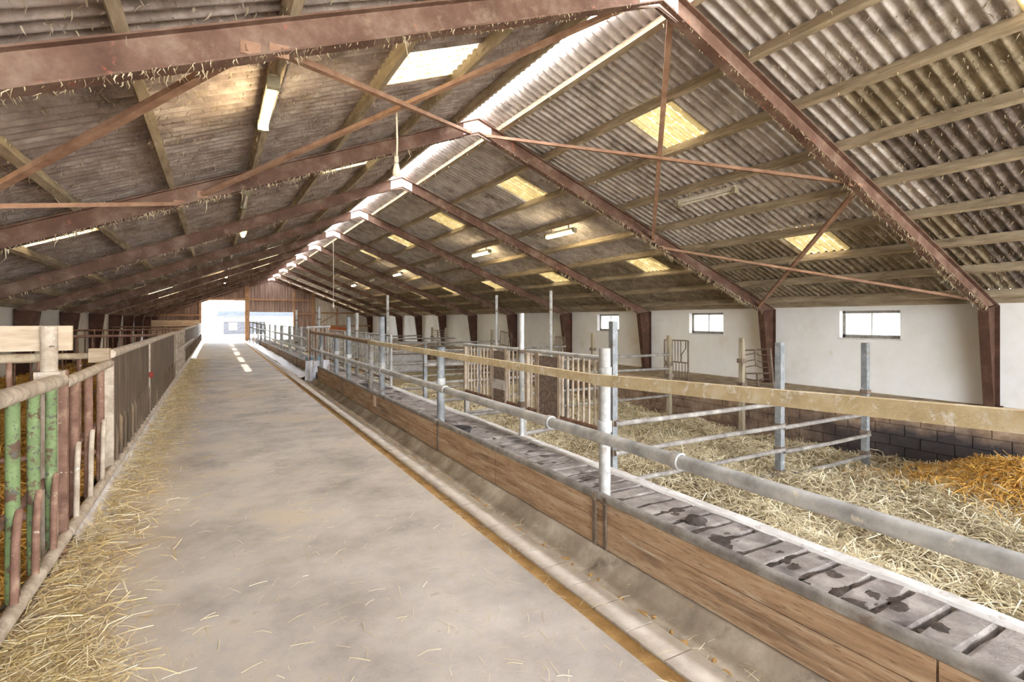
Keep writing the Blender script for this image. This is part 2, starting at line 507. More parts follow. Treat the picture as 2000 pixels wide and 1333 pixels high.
# plastic lining strip lying in the far half of the trough
pl = MB()
nseg = 60
ys = np.linspace(17.6, YG - 5, nseg)
vs, fs = [], []
for i, y in enumerate(ys):
    for k, (x, z) in enumerate(((2.30, -.04), (2.38, .0), (2.48, .045), (2.58, .09))):
        vs.append((x + rnd.uniform(-.02, .02), y, z + .02 + rnd.uniform(-.02, .02)))
for i in range(nseg - 1):
    for k in range(3):
        a = i * 4 + k
        fs.append((a, a + 1, a + 5, a + 4))
pl.add(vs, fs)
tag(pl.build('plastic_sheet', mt['foil'], None, True), 'crumpled white plastic sheet lying along the far feed trough', 'plastic sheet')

prof = [(-.99, .13), (-.96, .07), (-.92, .03), (-.86, .012), (-.79, .006), (-.79, .0), (-.99, .0)]
MB().prism(prof, 'y', 5.4, YG - 3).build('trough_lining', mt['foil_grey'], fl, True)

# ------------------------------------------------------------------ side walls
def window_wall(name, x_in, sgn, holes, z0, z1):
    """Wall along y with rectangular window openings; x_in inner face, thick outward."""
    x_out = x_in + sgn * .3
    b = MB()
    ya = YB
    for (a, c, za, zc) in sorted(holes):
        b.bb(x_in, x_out, ya, a, z0, z1)
        b.bb(x_in, x_out, a, c, z0, za)
        b.bb(x_in, x_out, a, c, zc, z1)
        ya = c
    b.bb(x_in, x_out, ya, YG, z0, z1)
    return tag(b.build(name, mt['white_wall']), kind='structure')
holes = [(Y0 + S * k + 1.68, Y0 + S * k + 3.02, 1.35, 2.02) for k in range(3)]
wr = window_wall('wall_right', XRW, 1, holes, -1.3, 2.22)
wl = window_wall('wall_left', XLW, -1, [], -.5, 2.22)
for k, (a, c, za, zc) in enumerate(holes):
    wroot = bpy.data.objects.new('window_%d' % (k + 1), None)
    C.objects.link(wroot)
    wroot.location = (XRW + .15, (a + c) / 2, za)
    tag(wroot, kind='structure')
    f = MB()
    x0, x1 = XRW + .14, XRW + .19
    f.bb(x0, x1, a, c, zc - .06, zc).bb(x0, x1, a, c, za, za + .08).bb(x0, x1, a, a + .06, za, zc).bb(x0, x1, c - .06, c, za, zc)
    f.build('window_frame', mt['frame_grey'], wroot)
    MB().bb(x0 + .005, x1 - .005, (a + c) / 2 - .012, (a + c) / 2 + .012, za + .06, zc - .06).build('glazing_bar', mt['frame_white'], wroot)
    for s0, s1 in ((a + .06, (a + c) / 2 - .012), ((a + c) / 2 + .012, c - .06)):
        MB().bb(x0 + .018, x0 + .024, s0, s1, za + .08, zc - .06).build('pane', mt['glass'], wroot)
    MB().bb(XRW - .02, XRW + .14, a - .04, c + .04, za - .03, za + .004).build('window_sill', mt['frame_white'], wroot)

# bush outside the nearest window
bz = thing('bush', 'yellow green leafy bush outside the window farthest from the gable', 'bush', (XRW + 3.0, 8.8, -.02))
MB().tube([(XRW + 3, 8.8, -.05), (XRW + 3.05, 8.9, .8), (XRW + 3.0, 9.0, 1.6)], [.05, .04, .02], 6).build('stem', mt['timber'], bz)
lv, lf = [], []
for i in range(900):
    p = Vector((XRW + 3, 9.0, 1.7)) + Vector((rnd.gauss(0, .5), rnd.gauss(0, 1.1), rnd.gauss(0, .5)))
    R = Matrix.Rotation(rnd.uniform(0, 6.3), 3, 'Z') @ Matrix.Rotation(rnd.uniform(-1, 1), 3, 'X')
    o = len(lv)
    lv += [tuple(p + R @ Vector(q)) for q in ((-.05, 0, 0), (0, -.03, 0.01), (.05, 0, 0), (0, .03, 0.01))]
    lf.append((o, o + 1, o + 2, o + 3))
tag(MB().add(lv, lf).build('foliage', mt['leaf'], bz), kind='stuff')

# ------------------------------------------------------------------ right ledge and block wall
ledge = MB().bb(LED + .12, XRW, YB, YG, -1.3, ZL).build('trim_1', mt['ledge'])
tag(ledge, kind='structure')
bw = MB().bb(LED + .02, LED + .13, YB, YG, -1.3, ZL - .02).build('wall_block', mt['block'])
tag(bw, kind='structure')
blk = MB().box((0, 0, 0), (.06, .48, .188)).mesh('block', mt['block'])
rest = MB()
cnt = 0
for j in range(60 * 2):
    y = .4 + j * .495
    for r in range(5):
        z = ZL - .1 - r * .2
        yy = y + (.2475 if r % 2 else 0)
        if yy > YG - .3:
            continue
        px_ok = cnt < 300
        dx = rnd.uniform(-.008, .008)
        if px_ok:
            link('block', blk, bw, (LED + .02 + dx, yy, z))
            cnt += 1
        else:
            rest.box((LED + .02 + dx, yy, z), (.06, .48, .188))
tag(rest.build('block_courses', mt['block'], bw), kind='stuff')
capb = MB().bb(LED - .05, LED + .3, YB, YG, ZL, ZL + .05).build('coping', mt['plank_grey'], ledge)

# pit floor under the bedding (right) and the left pens
tag(MB().bb(KX0, XRW, YB, YG, -1.4, -1.25).build('floor_pit', mt['gutter']), kind='structure')
tag(MB().bb(XLW, -1.02, YB, YG, -.4, -.05).build('floor_left_pen', mt['gutter']), kind='structure')

# ------------------------------------------------------------------ gable wall at the far end
def gz(x): return zpur(abs(x - XR)) + .12
gable = bpy.data.objects.new('wall_far', None)
C.objects.link(gable)
gable.location = (XR, YG, 0)
tag(gable, kind='structure')
openings = [(-1.07, 2.26, 3.50), (2.62, 6.25, 2.50)]
def clad(x0, x1, zb, mat, name='cladding_sheet'):
    x1 += .03
    n = max(2, int((x1 - x0) / .055))
    vs, fs = [], []
    for i in range(n + 1):
        x = x0 + (x1 - x0) * i / n
        y = YG + .08 + (.016 if (i // 2) % 2 else -.016)
        vs += [(x, y, zb), (x, y, gz(x))]
    for i in range(n):
        fs.append((2 * i, 2 * i + 2, 2 * i + 3, 2 * i + 1))
    return MB().add(vs, fs).build(name, mat, gable)
xs = [XLW, -1.07, 2.26, 2.62, 6.25, 8.0, XRW]
x = XLW
while x < XRW - .02:
    stops = [q for q in (-1.07, 2.26, 2.62, 6.25, 8.0, XRW) if q > x + .02]
    x2 = min(x + 1.1, stops[0])
    mid = (x + x2) / 2
    zb = 0.0
    for a, c, t in openings:
        if a < mid < c:
            zb = t
    clad(x, x2, zb if zb else (-1.4 if mid > 3.4 else -.3), mt['clad'] if mid < 8 else mt['clad_light'])
    x = x2
for xp, w_, z0, z1 in ((2.44, .32, 0, gz(2.44) - .2), (6.35, .16, 0, 4.4), (8.0, .28, 0, gz(8.0) - .15), (-1.15, .16, 0, 3.7), (10.2, .14, 0, 2.9)):
    MB().bb(xp - w_ / 2, xp + w_ / 2, YG - .12, YG + .05, z0, z1).build('gable_post', mt['timber'], gable)
for xa, xb, z in ((2.44, 8.0, 3.62), (6.3, 8.0, 2.35), (8.0, 13.2, 2.45), (8.0, 13.4, 1.2), (-4.6, -1.1, 1.5), (-4.6, -1.1, 2.2)):
    MB().bb(xa, xb, YG - .10, YG + .05, z - .07, z + .07).build('gable_rail', mt['timber'], gable)
MB().bb(2.6, 6.4, YG - .1, YG + .25, -1.4, 0).build('plinth', mt['kerb'], gable)
MB().bb(XLW - .3, XLW + .02, YG - .1, YG + .3, -.4, 2.4).build('corner_post', mt['timber'], gable)
MB().bb(XRW - .02, XRW + .3, YG - .1, YG + .3, -1.4, 2.4).build('corner_post', mt['timber'], gable)
MB().bb(-1.2, 2.3, YG - .16, YG - .04, 3.5, 3.68).build('door_lintel', mt['timber'], gable)
MB().beam((8.2, YG - .12, 1.25), (10.2, YG - .12, 2.4), .06, .08).build('gable_strut', mt['timber'], gable)
for i in range(5):
    MB().bb(-4.6, -1.2, YG - .2, YG - .12, .1 + i * .34, .1 + i * .34 + .31).build('plank', mt['plank_grey'], gable)
# farm building across the yard
fb = thing('farm_building', 'white farm building with dark shaded slate eaves across the yard', 'building', (4, YG + 24, 0))
yb = YG + 22
def fpx(px): # x at plane yb seen at column px
    D = px - VX
    return D * CO ** 2 * yb / (FPX - D * CO * SI)
def fz(px, py): 
    X = fpx(px); return H + (HZ - py) * (X * SI + yb * CO) / FPX
MB().bb(fpx(436), fpx(640), yb, yb + 8, fz(470, 630) - .2, fz(470, 616)).build('wall', mt['white_paint'], fb)
wx0, wx1, wz0, wz1 = fpx(447), fpx(463), fz(455, 645), fz(455, 630.5)
b = MB()
zt = fz(470, 628)
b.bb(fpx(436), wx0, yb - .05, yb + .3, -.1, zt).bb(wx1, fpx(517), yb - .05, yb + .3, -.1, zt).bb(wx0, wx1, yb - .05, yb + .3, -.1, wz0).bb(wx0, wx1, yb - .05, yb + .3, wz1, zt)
b.build('base_wall', mt['shaded_dark_wall'], fb)
MB().bb(wx0, wx1, yb + .1, yb + .14, wz0, wz1).build('window', mt['white_paint'], fb)
MB().bb(wx0, wx1, yb - .02, yb + .1, wz1 - .5, wz1 - .4).build('window_bar', mt['shaded_dark_wall'], fb)
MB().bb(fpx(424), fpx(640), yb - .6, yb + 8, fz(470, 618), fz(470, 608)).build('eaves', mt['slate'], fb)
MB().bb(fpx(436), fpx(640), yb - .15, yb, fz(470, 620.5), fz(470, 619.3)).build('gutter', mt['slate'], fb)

# ------------------------------------------------------------------ roof
roof = bpy.data.objects.new('ceiling', None)
C.objects.link(roof)
roof.location = (XR, 0, 5.9)
tag(roof, kind='structure')
ROWS = {s_: [(.11, .5 + .12)] + [(P_[i] + .02, P_[i + 1] + .14) for i in range(8)] + [(P_[8] + .02, 9.85)] for s_, P_ in PDS.items()}
AMP, NW, SEG = .036, 6, 7
smesh = {}
def sheet_mesh(length, mat, key):
    if key in smesh:
        return smesh[key]
    n = NW * SEG
    vs, fs = [], []
    for i in range(n + 1):
        y = -SW / 2 - .02 + (SW + .04) * i / n
        z = AMP * math.cos(2 * math.pi * y / (SW / NW))
        vs += [(0, y, z), (length, y, z)]
    for i in range(n):
        fs.append((2 * i, 2 * i + 2, 2 * i + 3, 2 * i + 1))
    smesh[key] = MB().add(vs, fs).mesh('roofing_sheet', mat, True)
    return smesh[key]
cells = []
ny0 = int(math.floor((YB - 5.9) / SW))
ny1 = int(math.ceil((YG + .3 - 5.9) / SW))
for n in range(ny0, ny1):
    yc = 5.9 + SW * (n + .5)
    if yc > YG + .25 or yc < YB - .1:
        continue
    for side in (1, -1):
        for r, (d0, d1) in enumerate(ROWS[side]):
            dm = (d0 + d1) / 2
            P = (XR + side * dm, yc, zpur(dm) + .16)
            dep = P[0] * SI + P[1] * CO
            px = 9e9
            if dep > .5:
                px = 1000 + FPX * (P[0] * CO - P[1] * SI) / dep
                py = HZ - FPX * (P[2] - H) / dep
            vis = dep > .5 and -60 < px < 2060 and py > -60
            k = n % 5
            sky = (k == 0) and r in (2, 6)
            ang = abs((P[2] - H) - SL * side * (0 - 0)) / (dep * dep) if dep > .5 else 0
            cells.append((vis, ang / (dep if dep > .5 else 1), side, r, yc, sky))
order = sorted([i for i, c in enumerate(cells) if c[0] and not c[5]], key=lambda i: -cells[i][1])[:300]
single = set(order)
rest_v, rest_f = {}, {}
for i, (vis, _, side, r, yc, sky) in enumerate(cells):
    d0, d1 = ROWS[side][r]
    L = (d1 - d0) / math.cos(ANG)
    z0 = zpur(d0) + .165
    tilt = ANG - .012
    rot = Matrix.Rotation(tilt, 4, 'Y') if side > 0 else Matrix.Rotation(math.pi, 4, 'Z') @ Matrix.Rotation(tilt, 4, 'Y')
    mk = 'sheet_left' if side < 0 else (('sheet' if r <= 5 else 'sheet_brown') if yc > 4.3 else ('sheet' if r <= 2 else 'sheet_brown' if r == 3 else 'sheet_dark'))
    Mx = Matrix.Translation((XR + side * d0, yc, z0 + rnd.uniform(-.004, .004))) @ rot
    if sky:
        me = sheet_mesh(L, mt['skylight'], ('sky', r, side))
        o = link('rooflight', me, roof)
        o.matrix_parent_inverse = Matrix.Translation(roof.location).inverted()
        o.matrix_basis = Mx
        o['label'] = 'translucent yellowed rooflight sheet'
    elif i in single:
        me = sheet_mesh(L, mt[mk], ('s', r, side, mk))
        o = link('roofing_sheet', me, roof)
        o.matrix_basis = Mx
    else:
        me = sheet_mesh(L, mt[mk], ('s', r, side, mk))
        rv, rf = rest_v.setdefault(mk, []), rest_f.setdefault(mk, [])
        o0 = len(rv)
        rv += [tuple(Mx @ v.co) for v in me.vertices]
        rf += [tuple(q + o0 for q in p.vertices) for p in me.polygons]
allv, allf, mi = [], [], []
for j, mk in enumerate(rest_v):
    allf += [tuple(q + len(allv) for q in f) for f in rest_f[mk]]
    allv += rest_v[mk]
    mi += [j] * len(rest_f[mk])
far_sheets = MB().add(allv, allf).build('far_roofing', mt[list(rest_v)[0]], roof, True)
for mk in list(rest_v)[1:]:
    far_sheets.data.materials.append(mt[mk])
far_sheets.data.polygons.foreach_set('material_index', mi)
tag(far_sheets, kind='stuff')
# purlins, one length for each bay
for side in (1, -1):
    for i, d in enumerate(PDS[side]):
        for k in range(-3, 10):
            ya, yb_ = Y0 + S * k, Y0 + S * (k + 1)
            x = XR + side * d
            j = rnd.uniform(-.01, .01)
            MB().beam((x, ya, zpur(d) + .072 + j), (x, yb_, zpur(d) + .072 + j), .085, .145, (side * SL, 0, 1)).build('purlin', mt['purlin'], roof)
# ridge glazing, one length per bay
for k in range(-3, 10):
    ya, yb_ = Y0 + S * k, Y0 + S * (k + 1)
    zc = zpur(0) + .155
    for (ya, yb_, mm) in (((ya, yb_, 'ridge'),) if k < 3 else ((ya, ya + .45, 'ridge'), (ya + .45, ya + 3.9, 'ridge_clear'), (ya + 3.9, yb_, 'ridge'))):
      vs = [(XR - .15, ya, zc - .05), (XR, ya, zc + .0), (XR + .15, ya, zc - .05), (XR - .15, yb_, zc - .05), (XR, yb_, zc + .0), (XR + .15, yb_, zc - .05)]
      o = MB().add(vs, [(0, 1, 4, 3), (1, 2, 5, 4)]).build('ridge_light', mt[mm], roof)
# eaves board between frames on the right and left
for side in (1, -1):
    x = XR + side * (HW - .03)
    MB().bb(x - .03, x + .03, YB, YG, 2.13, 2.27).build('eaves_board', mt['purlin'], roof)

# ------------------------------------------------------------------ portal frames
def ibeam_prism(b, poly, y, t):
    b.prism(poly, 'y', y - t / 2, y + t / 2)
def make_frame(k):
    y = Y0 + S * k
    n = 11 - k
    lab = 'rust brown steel portal frame, %s from the far gable wall' % ORD[10 - k] if k < 10 else 'rust brown steel portal frame standing against the far gable wall'
    fr = thing('portal_frame', lab, 'roof frame', (XR, y, ZL), 'steel portal frames')
    for side in (1, -1):
        def X(d): return XR + side * d
        # rafter: web + flanges
        web = [(X(.0), zlow(0) + .02), (X(8.6), zlow(8.6)), (X(9.12), zlow(9.12) + .28), (X(.0), zlow(0) + .28)]
        b = MB()
        b.prism(web if side > 0 else web[::-1], 'y', y - .006, y + .006)
        b.beam((X(0), y, zlow(0) + .012), (X(8.62), y, zlow(8.62) + .012), .15, .016, (side * SL, 0, 1))
        b.beam((X(0), y, zlow(0) + .272), (X(9.12), y, zlow(9.12) + .272), .15, .016, (side * SL, 0, 1))
        b.build('rafter', mt['steel'], fr)
        c = MB()
        foot = ZL if side > 0 else 0.0
        w2 = [(X(8.6), zlow(8.6)), (X(8.86), foot), (X(9.13), foot), (X(9.13), zlow(9.13) + .26)]
        c.prism(w2 if side > 0 else w2[::-1], 'y', y - .006, y + .006)
        c.beam((X(8.6), y, zlow(8.6)), (X(8.86), y, foot), .17, .018, (-side, 0, 0))
        c.beam((X(9.125), y, foot), (X(9.125), y, zlow(9.12) + .27), .17, .018, (-side, 0, 0))
        c.beam((X(8.6), y, zlow(8.6)), (X(9.12), y, zlow(9.12) + .27), .16, .014, (side, 0, 1))
        c.build('column', mt['steel_dark'], fr)
        MB().bb(X(8.80), X(9.16), y - .13, y + .13, foot, foot + .02).build('base_plate', mt['steel_dark'], fr)
    for s in (-1, 1):
        ap = [(XR - .30, zlow(.30) - .0), (XR, zlow(0) - .03), (XR + .30, zlow(.30)), (XR + .30, zlow(.3) + .27), (XR, zlow(0) + .31), (XR - .30, zlow(.3) + .27)]
        MB().prism(ap, 'y', y + s * .012 - .004, y + s * .012 + .004).build('apex_plate', mt['ridge_steel'], fr)
    return fr
for k in range(0, 11):
    make_frame(k)

# wind bracing in the nearest bay
def node_pt(k, d, side, up=.06):
    return Vector((XR + side * d, Y0 + S * k, zlow(d) + up))
for side, nm in ((1, 'window'), (-1, 'fence')):
    for (ka, da, kb, db, t) in ((1, .15, 0, 4.0, 'rusty upper roof brace on %s side, meeting ridge at tenth frame from gable'),
                                (0, .2, 1, 4.6, 'rusty upper roof brace on %s side, meeting ridge at eleventh frame from gable'),
                                (0, 4.2, 1, 8.5, 'thin rusty lower roof brace on %s side, dropping to tenth frame from gable'),
                                (1, 4.9, 0, 8.3, 'thin rusty lower roof brace on %s side, dropping to eleventh frame from gable')):
        up = .04 if ka == 1 else .09
        a, b_ = node_pt(ka, da, side, up), node_pt(kb, db, side, up)
        br = thing('wind_brace', t % nm, 'brace', tuple(a), 'roof braces')
        MB().beam(a, b_, .075, .05, (0, 0, 1)).build('flat_bar', mt['brace'], br)
        for q in (a, b_):
            MB().box(q, (.14, .03, .10)).build('gusset', mt['brace'], br)

# ------------------------------------------------------------------ lamps
def tube_lamp(x, ya, yb_, z, lit, label):
    t = thing('fluorescent_lamp', label, 'lamp', (x, (ya + yb_) / 2, z), 'fluorescent lamps under the purlins')
    MB().prism([(x - .05, z + .01), (x - .035, z - .03), (x + .035, z - .03), (x + .05, z + .01), (x + .03, z + .05), (x - .03, z + .05)], 'y', ya, yb_).build('housing', mt['lamp_body'], t)
    o = MB()
    o.tube([(x, ya + .06, z - .055), (x, yb_ - .06, z - .055)], .042 if lit else .022, 10)
    o.build('tube', mt['lamp_on'] if lit else mt['lamp_off'], t, True)
    for yy in (ya, yb_):
        MB().box((x, yy, z - .03), (.11, .07, .11)).build('end_cap', mt['lamp_cap'], t)
    for yy in (ya + .25, yb_ - .25):
        MB().bb(x - .012, x + .012, yy - .012, yy + .012, z + .04, z + .20).build('hanger', mt['lamp_cap'], t)
for k in range(0, 9):
    nth = ORD[9 - k] + ' bay from far gable'
    lit = k in (0, 5, 6)
    off = 5.35 - Y0
    if k == 2:
        t = thing('bulkhead_lamp', 'small glowing amber bulkhead lamp under a purlin on fence side', 'lamp', (.62, Y0 + S * 2 + 1.3, 4.05))
        y = Y0 + S * 2 + 1.3
        MB().bb(.56, .70, y - .3, y + .3, 4.06, 4.12).build('housing', mt['lamp_body'], t)
        MB().tube([(.63, y - .28, 4.03), (.63, y + .28, 4.03)], .05, 10).build('lens', mt['bulb_on'], t, True)
        MB().bb(.60, .66, y - .02, y + .02, 4.1, 4.2).build('bracket', mt['lamp_cap'], t)
    else:
        ya = Y0 + S * k + off
        tube_lamp(.47, ya, ya + 1.25, 4.03, lit, '%s tube lamp on fence side of roof, %s' % ('glowing' if lit else 'unlit', nth))
    litr = k in (1, 2, 4, 6)
    ya = Y0 + S * k + 1.75
    tube_lamp(8.02, ya, ya + 1.3, 4.13, litr, '%s tube lamp on window side of roof, %s' % ('glowing' if litr else 'dusty unlit', nth))

# hanging cords
def cord(x, y, z0, z1, label):
    t = thing('hanging_cord', label, 'cord', (x, y, z1))
    MB().tube([(x, y, z0), (x + .01, y, (z0 + z1) / 2), (x, y, z1 + .1)], .014, 6).build('rope', mt['rope'], t, True)
    MB().lathe([(0.0, .13), (.03, .12), (.05, .04), (.055, -.02), (.03, -.06), (0, -.065)], (x, y, z1), 10).build('plug', mt['lamp_body'], t, True)
    MB().tube([(x, y, z1 + .13), (x, y, z1 + .22)], .03, 8).build('knot', mt['rope'], t, True)
yb1 = Y0 + S * .5
cord(2.14, 7.0, zlow(2.3) + .12, 3.80, 'dusty cord with plug hanging from the crossed roof braces')
cord(4.6, 24.5, 5.3, 2.36, 'long white rope hanging from ridge with weight at its end')

# ------------------------------------------------------------------ slatted walkway and kerb on the right
walk = bpy.data.objects.new('floor_slatted_walkway', None)
C.objects.link(walk)
walk.location = (3.0, 0, .2)
tag(walk, kind='structure')
ZW = .20
MB().bb(2.66, KX0, YB, YG, -.4, ZW - .07).build('slat_bed', mt['dung'], walk)
slat_m = []
for q in range(4):
    b = MB()
    n = 6
    vs, fs = [], []
    for i in range(n + 1):
        xx = -.455 + .91 * i / n
        for (yy, zz) in ((-.092, -.07), (-.086, -.004), (-.07, 0.004), (.07, .004), (.086, -.004), (.092, -.07)):
            vs.append((xx, yy + rnd.uniform(-.006, .006), zz + rnd.uniform(-.006, .006)))
    for i in range(n):
        for j in range(5):
            a = i * 6 + j
            fs.append((a, a + 6, a + 7, a + 1))
    fs.append(tuple(range(6)))
    fs.append(tuple(n * 6 + j for j in range(5, -1, -1)))
    slat_m.append(b.add(vs, fs).mesh('slat', mt['slat']))
ns = 0
yy = -.6
while yy < YG - .3 and ns < 262:
    link('slat', slat_m[ns % 4], walk, (3.122, yy, ZW))
    yy += .205
    ns += 1
kb = MB()
vs, fs = [], []
n = 220
for i in range(n + 1):
    y = YB + (YG - YB) * i / n
    for (xx, zz) in ((KX0, -.5), (KX0, ZW + .0), (KX0 + .03, ZW + .015), (KX1 - .02, ZW + .015), (KX1, ZW - .02), (KX1, -1.2)):
        vs.append((xx + rnd.uniform(-.008, .008), y, zz + rnd.uniform(-.006, .006)))
for i in range(n):
    for j in range(5):
        a = i * 6 + j
        fs.append((a, a + 1, a + 7, a + 6))
tag(kb.add(vs, fs).build('trim_2', mt['kerb']), kind='structure')
# dung on the slats
dv, df = [], []
def pat(cx, cy, z, r, h, flat=1.0):
    n, m_ = 12, 4
    o = len(dv)
    ph = [rnd.uniform(.7, 1.25) for _ in range(n)]
    for j in range(m_ + 1):
        t = j / m_
        for i in range(n):
            a = 2 * math.pi * i / n
            rr = r * ph[i] * math.cos(t * math.pi / 2 * .96)
            dv.append((cx + rr * math.cos(a) * flat, cy + rr * math.sin(a), z + h * math.sin(t * math.pi / 2) + rnd.uniform(0, h * .25)))
    for j in range(m_):
        for i in range(n):
            a = o + j * n + i
            b_ = o + j * n + (i + 1) % n
            df.append((a, b_, b_ + n, a + n))
    df.append(tuple(o + m_ * n + i for i in range(n)))
for i in range(170):
    u = rnd.random()
    y = 1.2 + 11 * u if rnd.random() < .6 else rnd.uniform(1.4, 2.8)
    pat(rnd.uniform(2.75, 3.4), y, ZW - .005, rnd.uniform(.015, .085), rnd.uniform(.004, .012), rnd.uniform(1, 1.7))
pat(3.3, 2.9, ZW, .08, .05)
tag(MB().add(dv, df).build('dung', mt['dung'], None, True), 'dark trodden dung smeared over the slatted walkway', 'dung', kind='stuff')

# ------------------------------------------------------------------ right feed barrier
fbx = 2.68
bar = thing('feed_barrier', 'long feed barrier of grey pipes over brown boards beside the slatted walkway', 'feed barrier', (fbx, 3, 0))
# boards in lengths, two planks high
ys = [-2.0, 1.05, 3.3, 5.05, 6.75, 9.8, 12.9, 16.4, 17.7, 20.9, 24.1, 27.3, 30.5, 33.7, 36.9, 40.1, 43.3, 46.5]
for a, c in zip(ys[:-1], ys[1:]):
    if 16.3 < a < 17.6:
        continue
    MB().bb(2.635, 2.675, a + .006, c - .006, .02, .225).build('board', mt['board'], bar)
    MB().bb(2.632 + rnd.uniform(-.003, .004), 2.675, a + .006, c - .006, .230, .372).build('board', mt['board'], bar)
    MB().bb(2.64, 2.675, a + .006, c - .006, .372, .378).build('board_edge', mt['board_blue'], bar)
    MB().tube([(2.655, a, .402), (2.655, c, .402)], .034, 10).build('kerb_pipe', mt['galv_dark'] if a < 5 else mt['galv_dark'], bar, True)
for y in (3.33, 3.2, 6.72, 12.9, 20.9, 27.3, 33.7):
    MB().bb(2.618, 2.632, y - .018, y + .018, -.02, .42).build('bracket', mt['iron'], bar)
    MB().bb(2.60, 2.69, y - .02, y + .02, .375, .385).build('bracket', mt['iron'], bar)
# posts
pdat = [(1181, 1.57, .047, 'galv_white'), (861, 1.42, .054, 'galv_post'), (746, 1.86, .055, 'galv_post'), (724, 1.30, .05, 'galv_dark'), (681, 1.86, .055, 'galv_post'), (657, 1.45, .06, 'galv_post'), (628, 1.4, .05, 'galv_post')]
post_y = []
for px, zt, r, mm in pdat:
    y = yx(px, fbx + .05)
    post_y.append(y)
    p = MB().tube([(fbx + .05, y, .1), (fbx + .05, y, zt)], r, 12).build('post', mt[mm], bar, True)
    MB().tube([(fbx + .05, y, .90), (fbx + .05, y, .99)], r + .012, 12).build('collar', mt['galv'], p, True)
    MB().tube([(fbx + .05, y, 1.27), (fbx + .05, y, 1.42)], r + .01, 12).build('collar', mt[mm], p, True)
for y in (20.6, 23.8, 27, 30.2, 33.4, 36.6, 39.8, 43):
    MB().tube([(fbx + .05, y, .1), (fbx + .05, y, 1.55)], .05, 10).build('post', mt['galv'], bar, True)
# main neck pipe, in coupled lengths
cut = [-1.2, 2.42, 3.9, 6.35, 9.3, 12.1, 15.2, 18.1]
for i, (a, c) in enumerate(zip(cut[:-1], cut[1:])):
    MB().tube([(2.58, a, .895), (2.58, c, .895)], .046, 14).build('neck_pipe', mt['galv'], bar, True)
    MB().tube([(2.58, c - .03, .895), (2.58, c + .03, .895)], .058, 14).build('coupling', mt['galv_white' if i == 0 else 'galv'], bar, True)
MB().tube([(2.60, 18.6, .80), (2.60, 46, .80)], .045, 10).build('neck_pipe', mt['galv'], bar, True)
MB().tube([(2.60, 18.6, 1.18), (2.60, 46, 1.18)], .04, 10).build('neck_pipe', mt['galv'], bar, True)
# yellowed strap rails
p0, p1 = Vector((2.60, 3.29, 1.33)), Vector((2.60, -.5, 1.47))
MB().beam(p0, p1, .05, .085).build('strap_rail', mt['yellow_rail'], bar)
MB().beam((2.60, 3.29, 1.335), (2.60, 10.3, 1.365), .05, .07).build('strap_rail', mt['yellow_rail'], bar)
MB().tube([(2.61, 10.3, 1.365), (2.61, 12.5, 1.39), (2.60, 18.0, 1.42)], .045, 10).build('strap_rail', mt['rail_brown'], bar, True)

# bowls on the walkway, tag on a board, bundle of bars
for y, lab in ((yx(893, 2.88), 'black rubber feed bowl on slats beyond the white post'), (yx(703, 2.88), 'black rubber feed bowl on slats far along the barrier')):
    MBo = MB().lathe([(0, .02), (.13, .0), (.16, .06), (.185, .12), (.175, .125), (.15, .06), (.11, .03), (0, .03)], (2.9, y, ZW), 16).build('feed_bowl', mt['black'], None, True)
    tag(MBo, lab, 'bowl')
yt = yx(731, 2.62)
tgo = MB().bb(2.622, 2.628, yt - .09, yt + .09, .16, .36).build('paper_tag', mt['paper'])
tag(tgo, 'pale pink paper tag pinned to the trough board', 'tag')

gb = thing('stacked_gate', 'bundle of brown gate bars with torn plastic at the barrier gap', 'gate', (2.65, 17.0, 0))
for i in range(9):
    x = 2.45 + i * .07
    y = 17.0 + .12 * math.sin(i * 2.1)
    MB().tube([(x, y, .15), (x + .01, y, 1.55)], .022, 6).build('bar', mt['brown_bar'] if i % 2 else mt['rail_grey'], gb, True)
MB().tube([(2.4, 17.0, 1.56), (3.1, 17.0, 1.58)], .04, 8).build('top_rail', mt['galv_white'], gb, True)
MB().tube([(2.4, 17.0, .85), (3.1, 17.0, .85)], .03, 8).build('mid_rail', mt['rail_brown'], gb, True)
vs, fs = [], []
for i in range(15):
    for j in range(6):
        vs.append((2.36 + .05 * i, 16.86 + .05 * math.sin(i * 1.9) + .03 * j * math.cos(i), .56 - j * .12 + rnd.uniform(-.02, .02)))
for i in range(14):
    for j in range(5):
        a = i * 6 + j
        fs.append((a, a + 1, a + 7, a + 6))
MB().add(vs, fs).build('plastic_wrap', mt['foil'], gb, True)

# ------------------------------------------------------------------ gates along the kerb
GX = 3.66
def barred_gate(ya, yb_, z0, z1, nb, label, panel=None, mats=('galv', 'rail_grey'), name='pen_gate', x=GX, group=None):
    g = thing(name, label, 'gate', (x, ya, z0), group)
    MB().tube([(x, ya, z1), (x, yb_, z1)], .026, 8).build('top_rail', mt[mats[0]], g, True)
    MB().tube([(x, ya, z0), (x, yb_, z0)], .024, 8).build('bottom_rail', mt['brown_bar'], g, True)
    for y in (ya, yb_):
        MB().bb(x - .025, x + .025, y - .025, y + .025, (z0 - .05) if z0 > .5 else ZW + .01, z1).build('stile', mt[mats[1]], g)
    if panel:
        for (pa, pb) in panel:
            MB().bb(x - .02, x + .02, pa, pb, z0 - .02, z1 - .05).build('panel', mt['panel_mottled'], g)
            for y in (pa, pb):
                MB().bb(x - .03, x + .03, y - .02, y + .02, z0 - .02, z1).build('stile', mt['rail_grey'], g)
    ys_ = [ya + (yb_ - ya) * (i + 1) / (nb + 1) for i in range(nb)]
    for y in ys_:
        if panel and any(pa - .03 < y < pb + .03 for pa, pb in panel):
            continue
        MB().tube([(x, y, z0), (x, y, z1)], .014, 6).build('bar', mt[mats[1]], g, True)
    return g
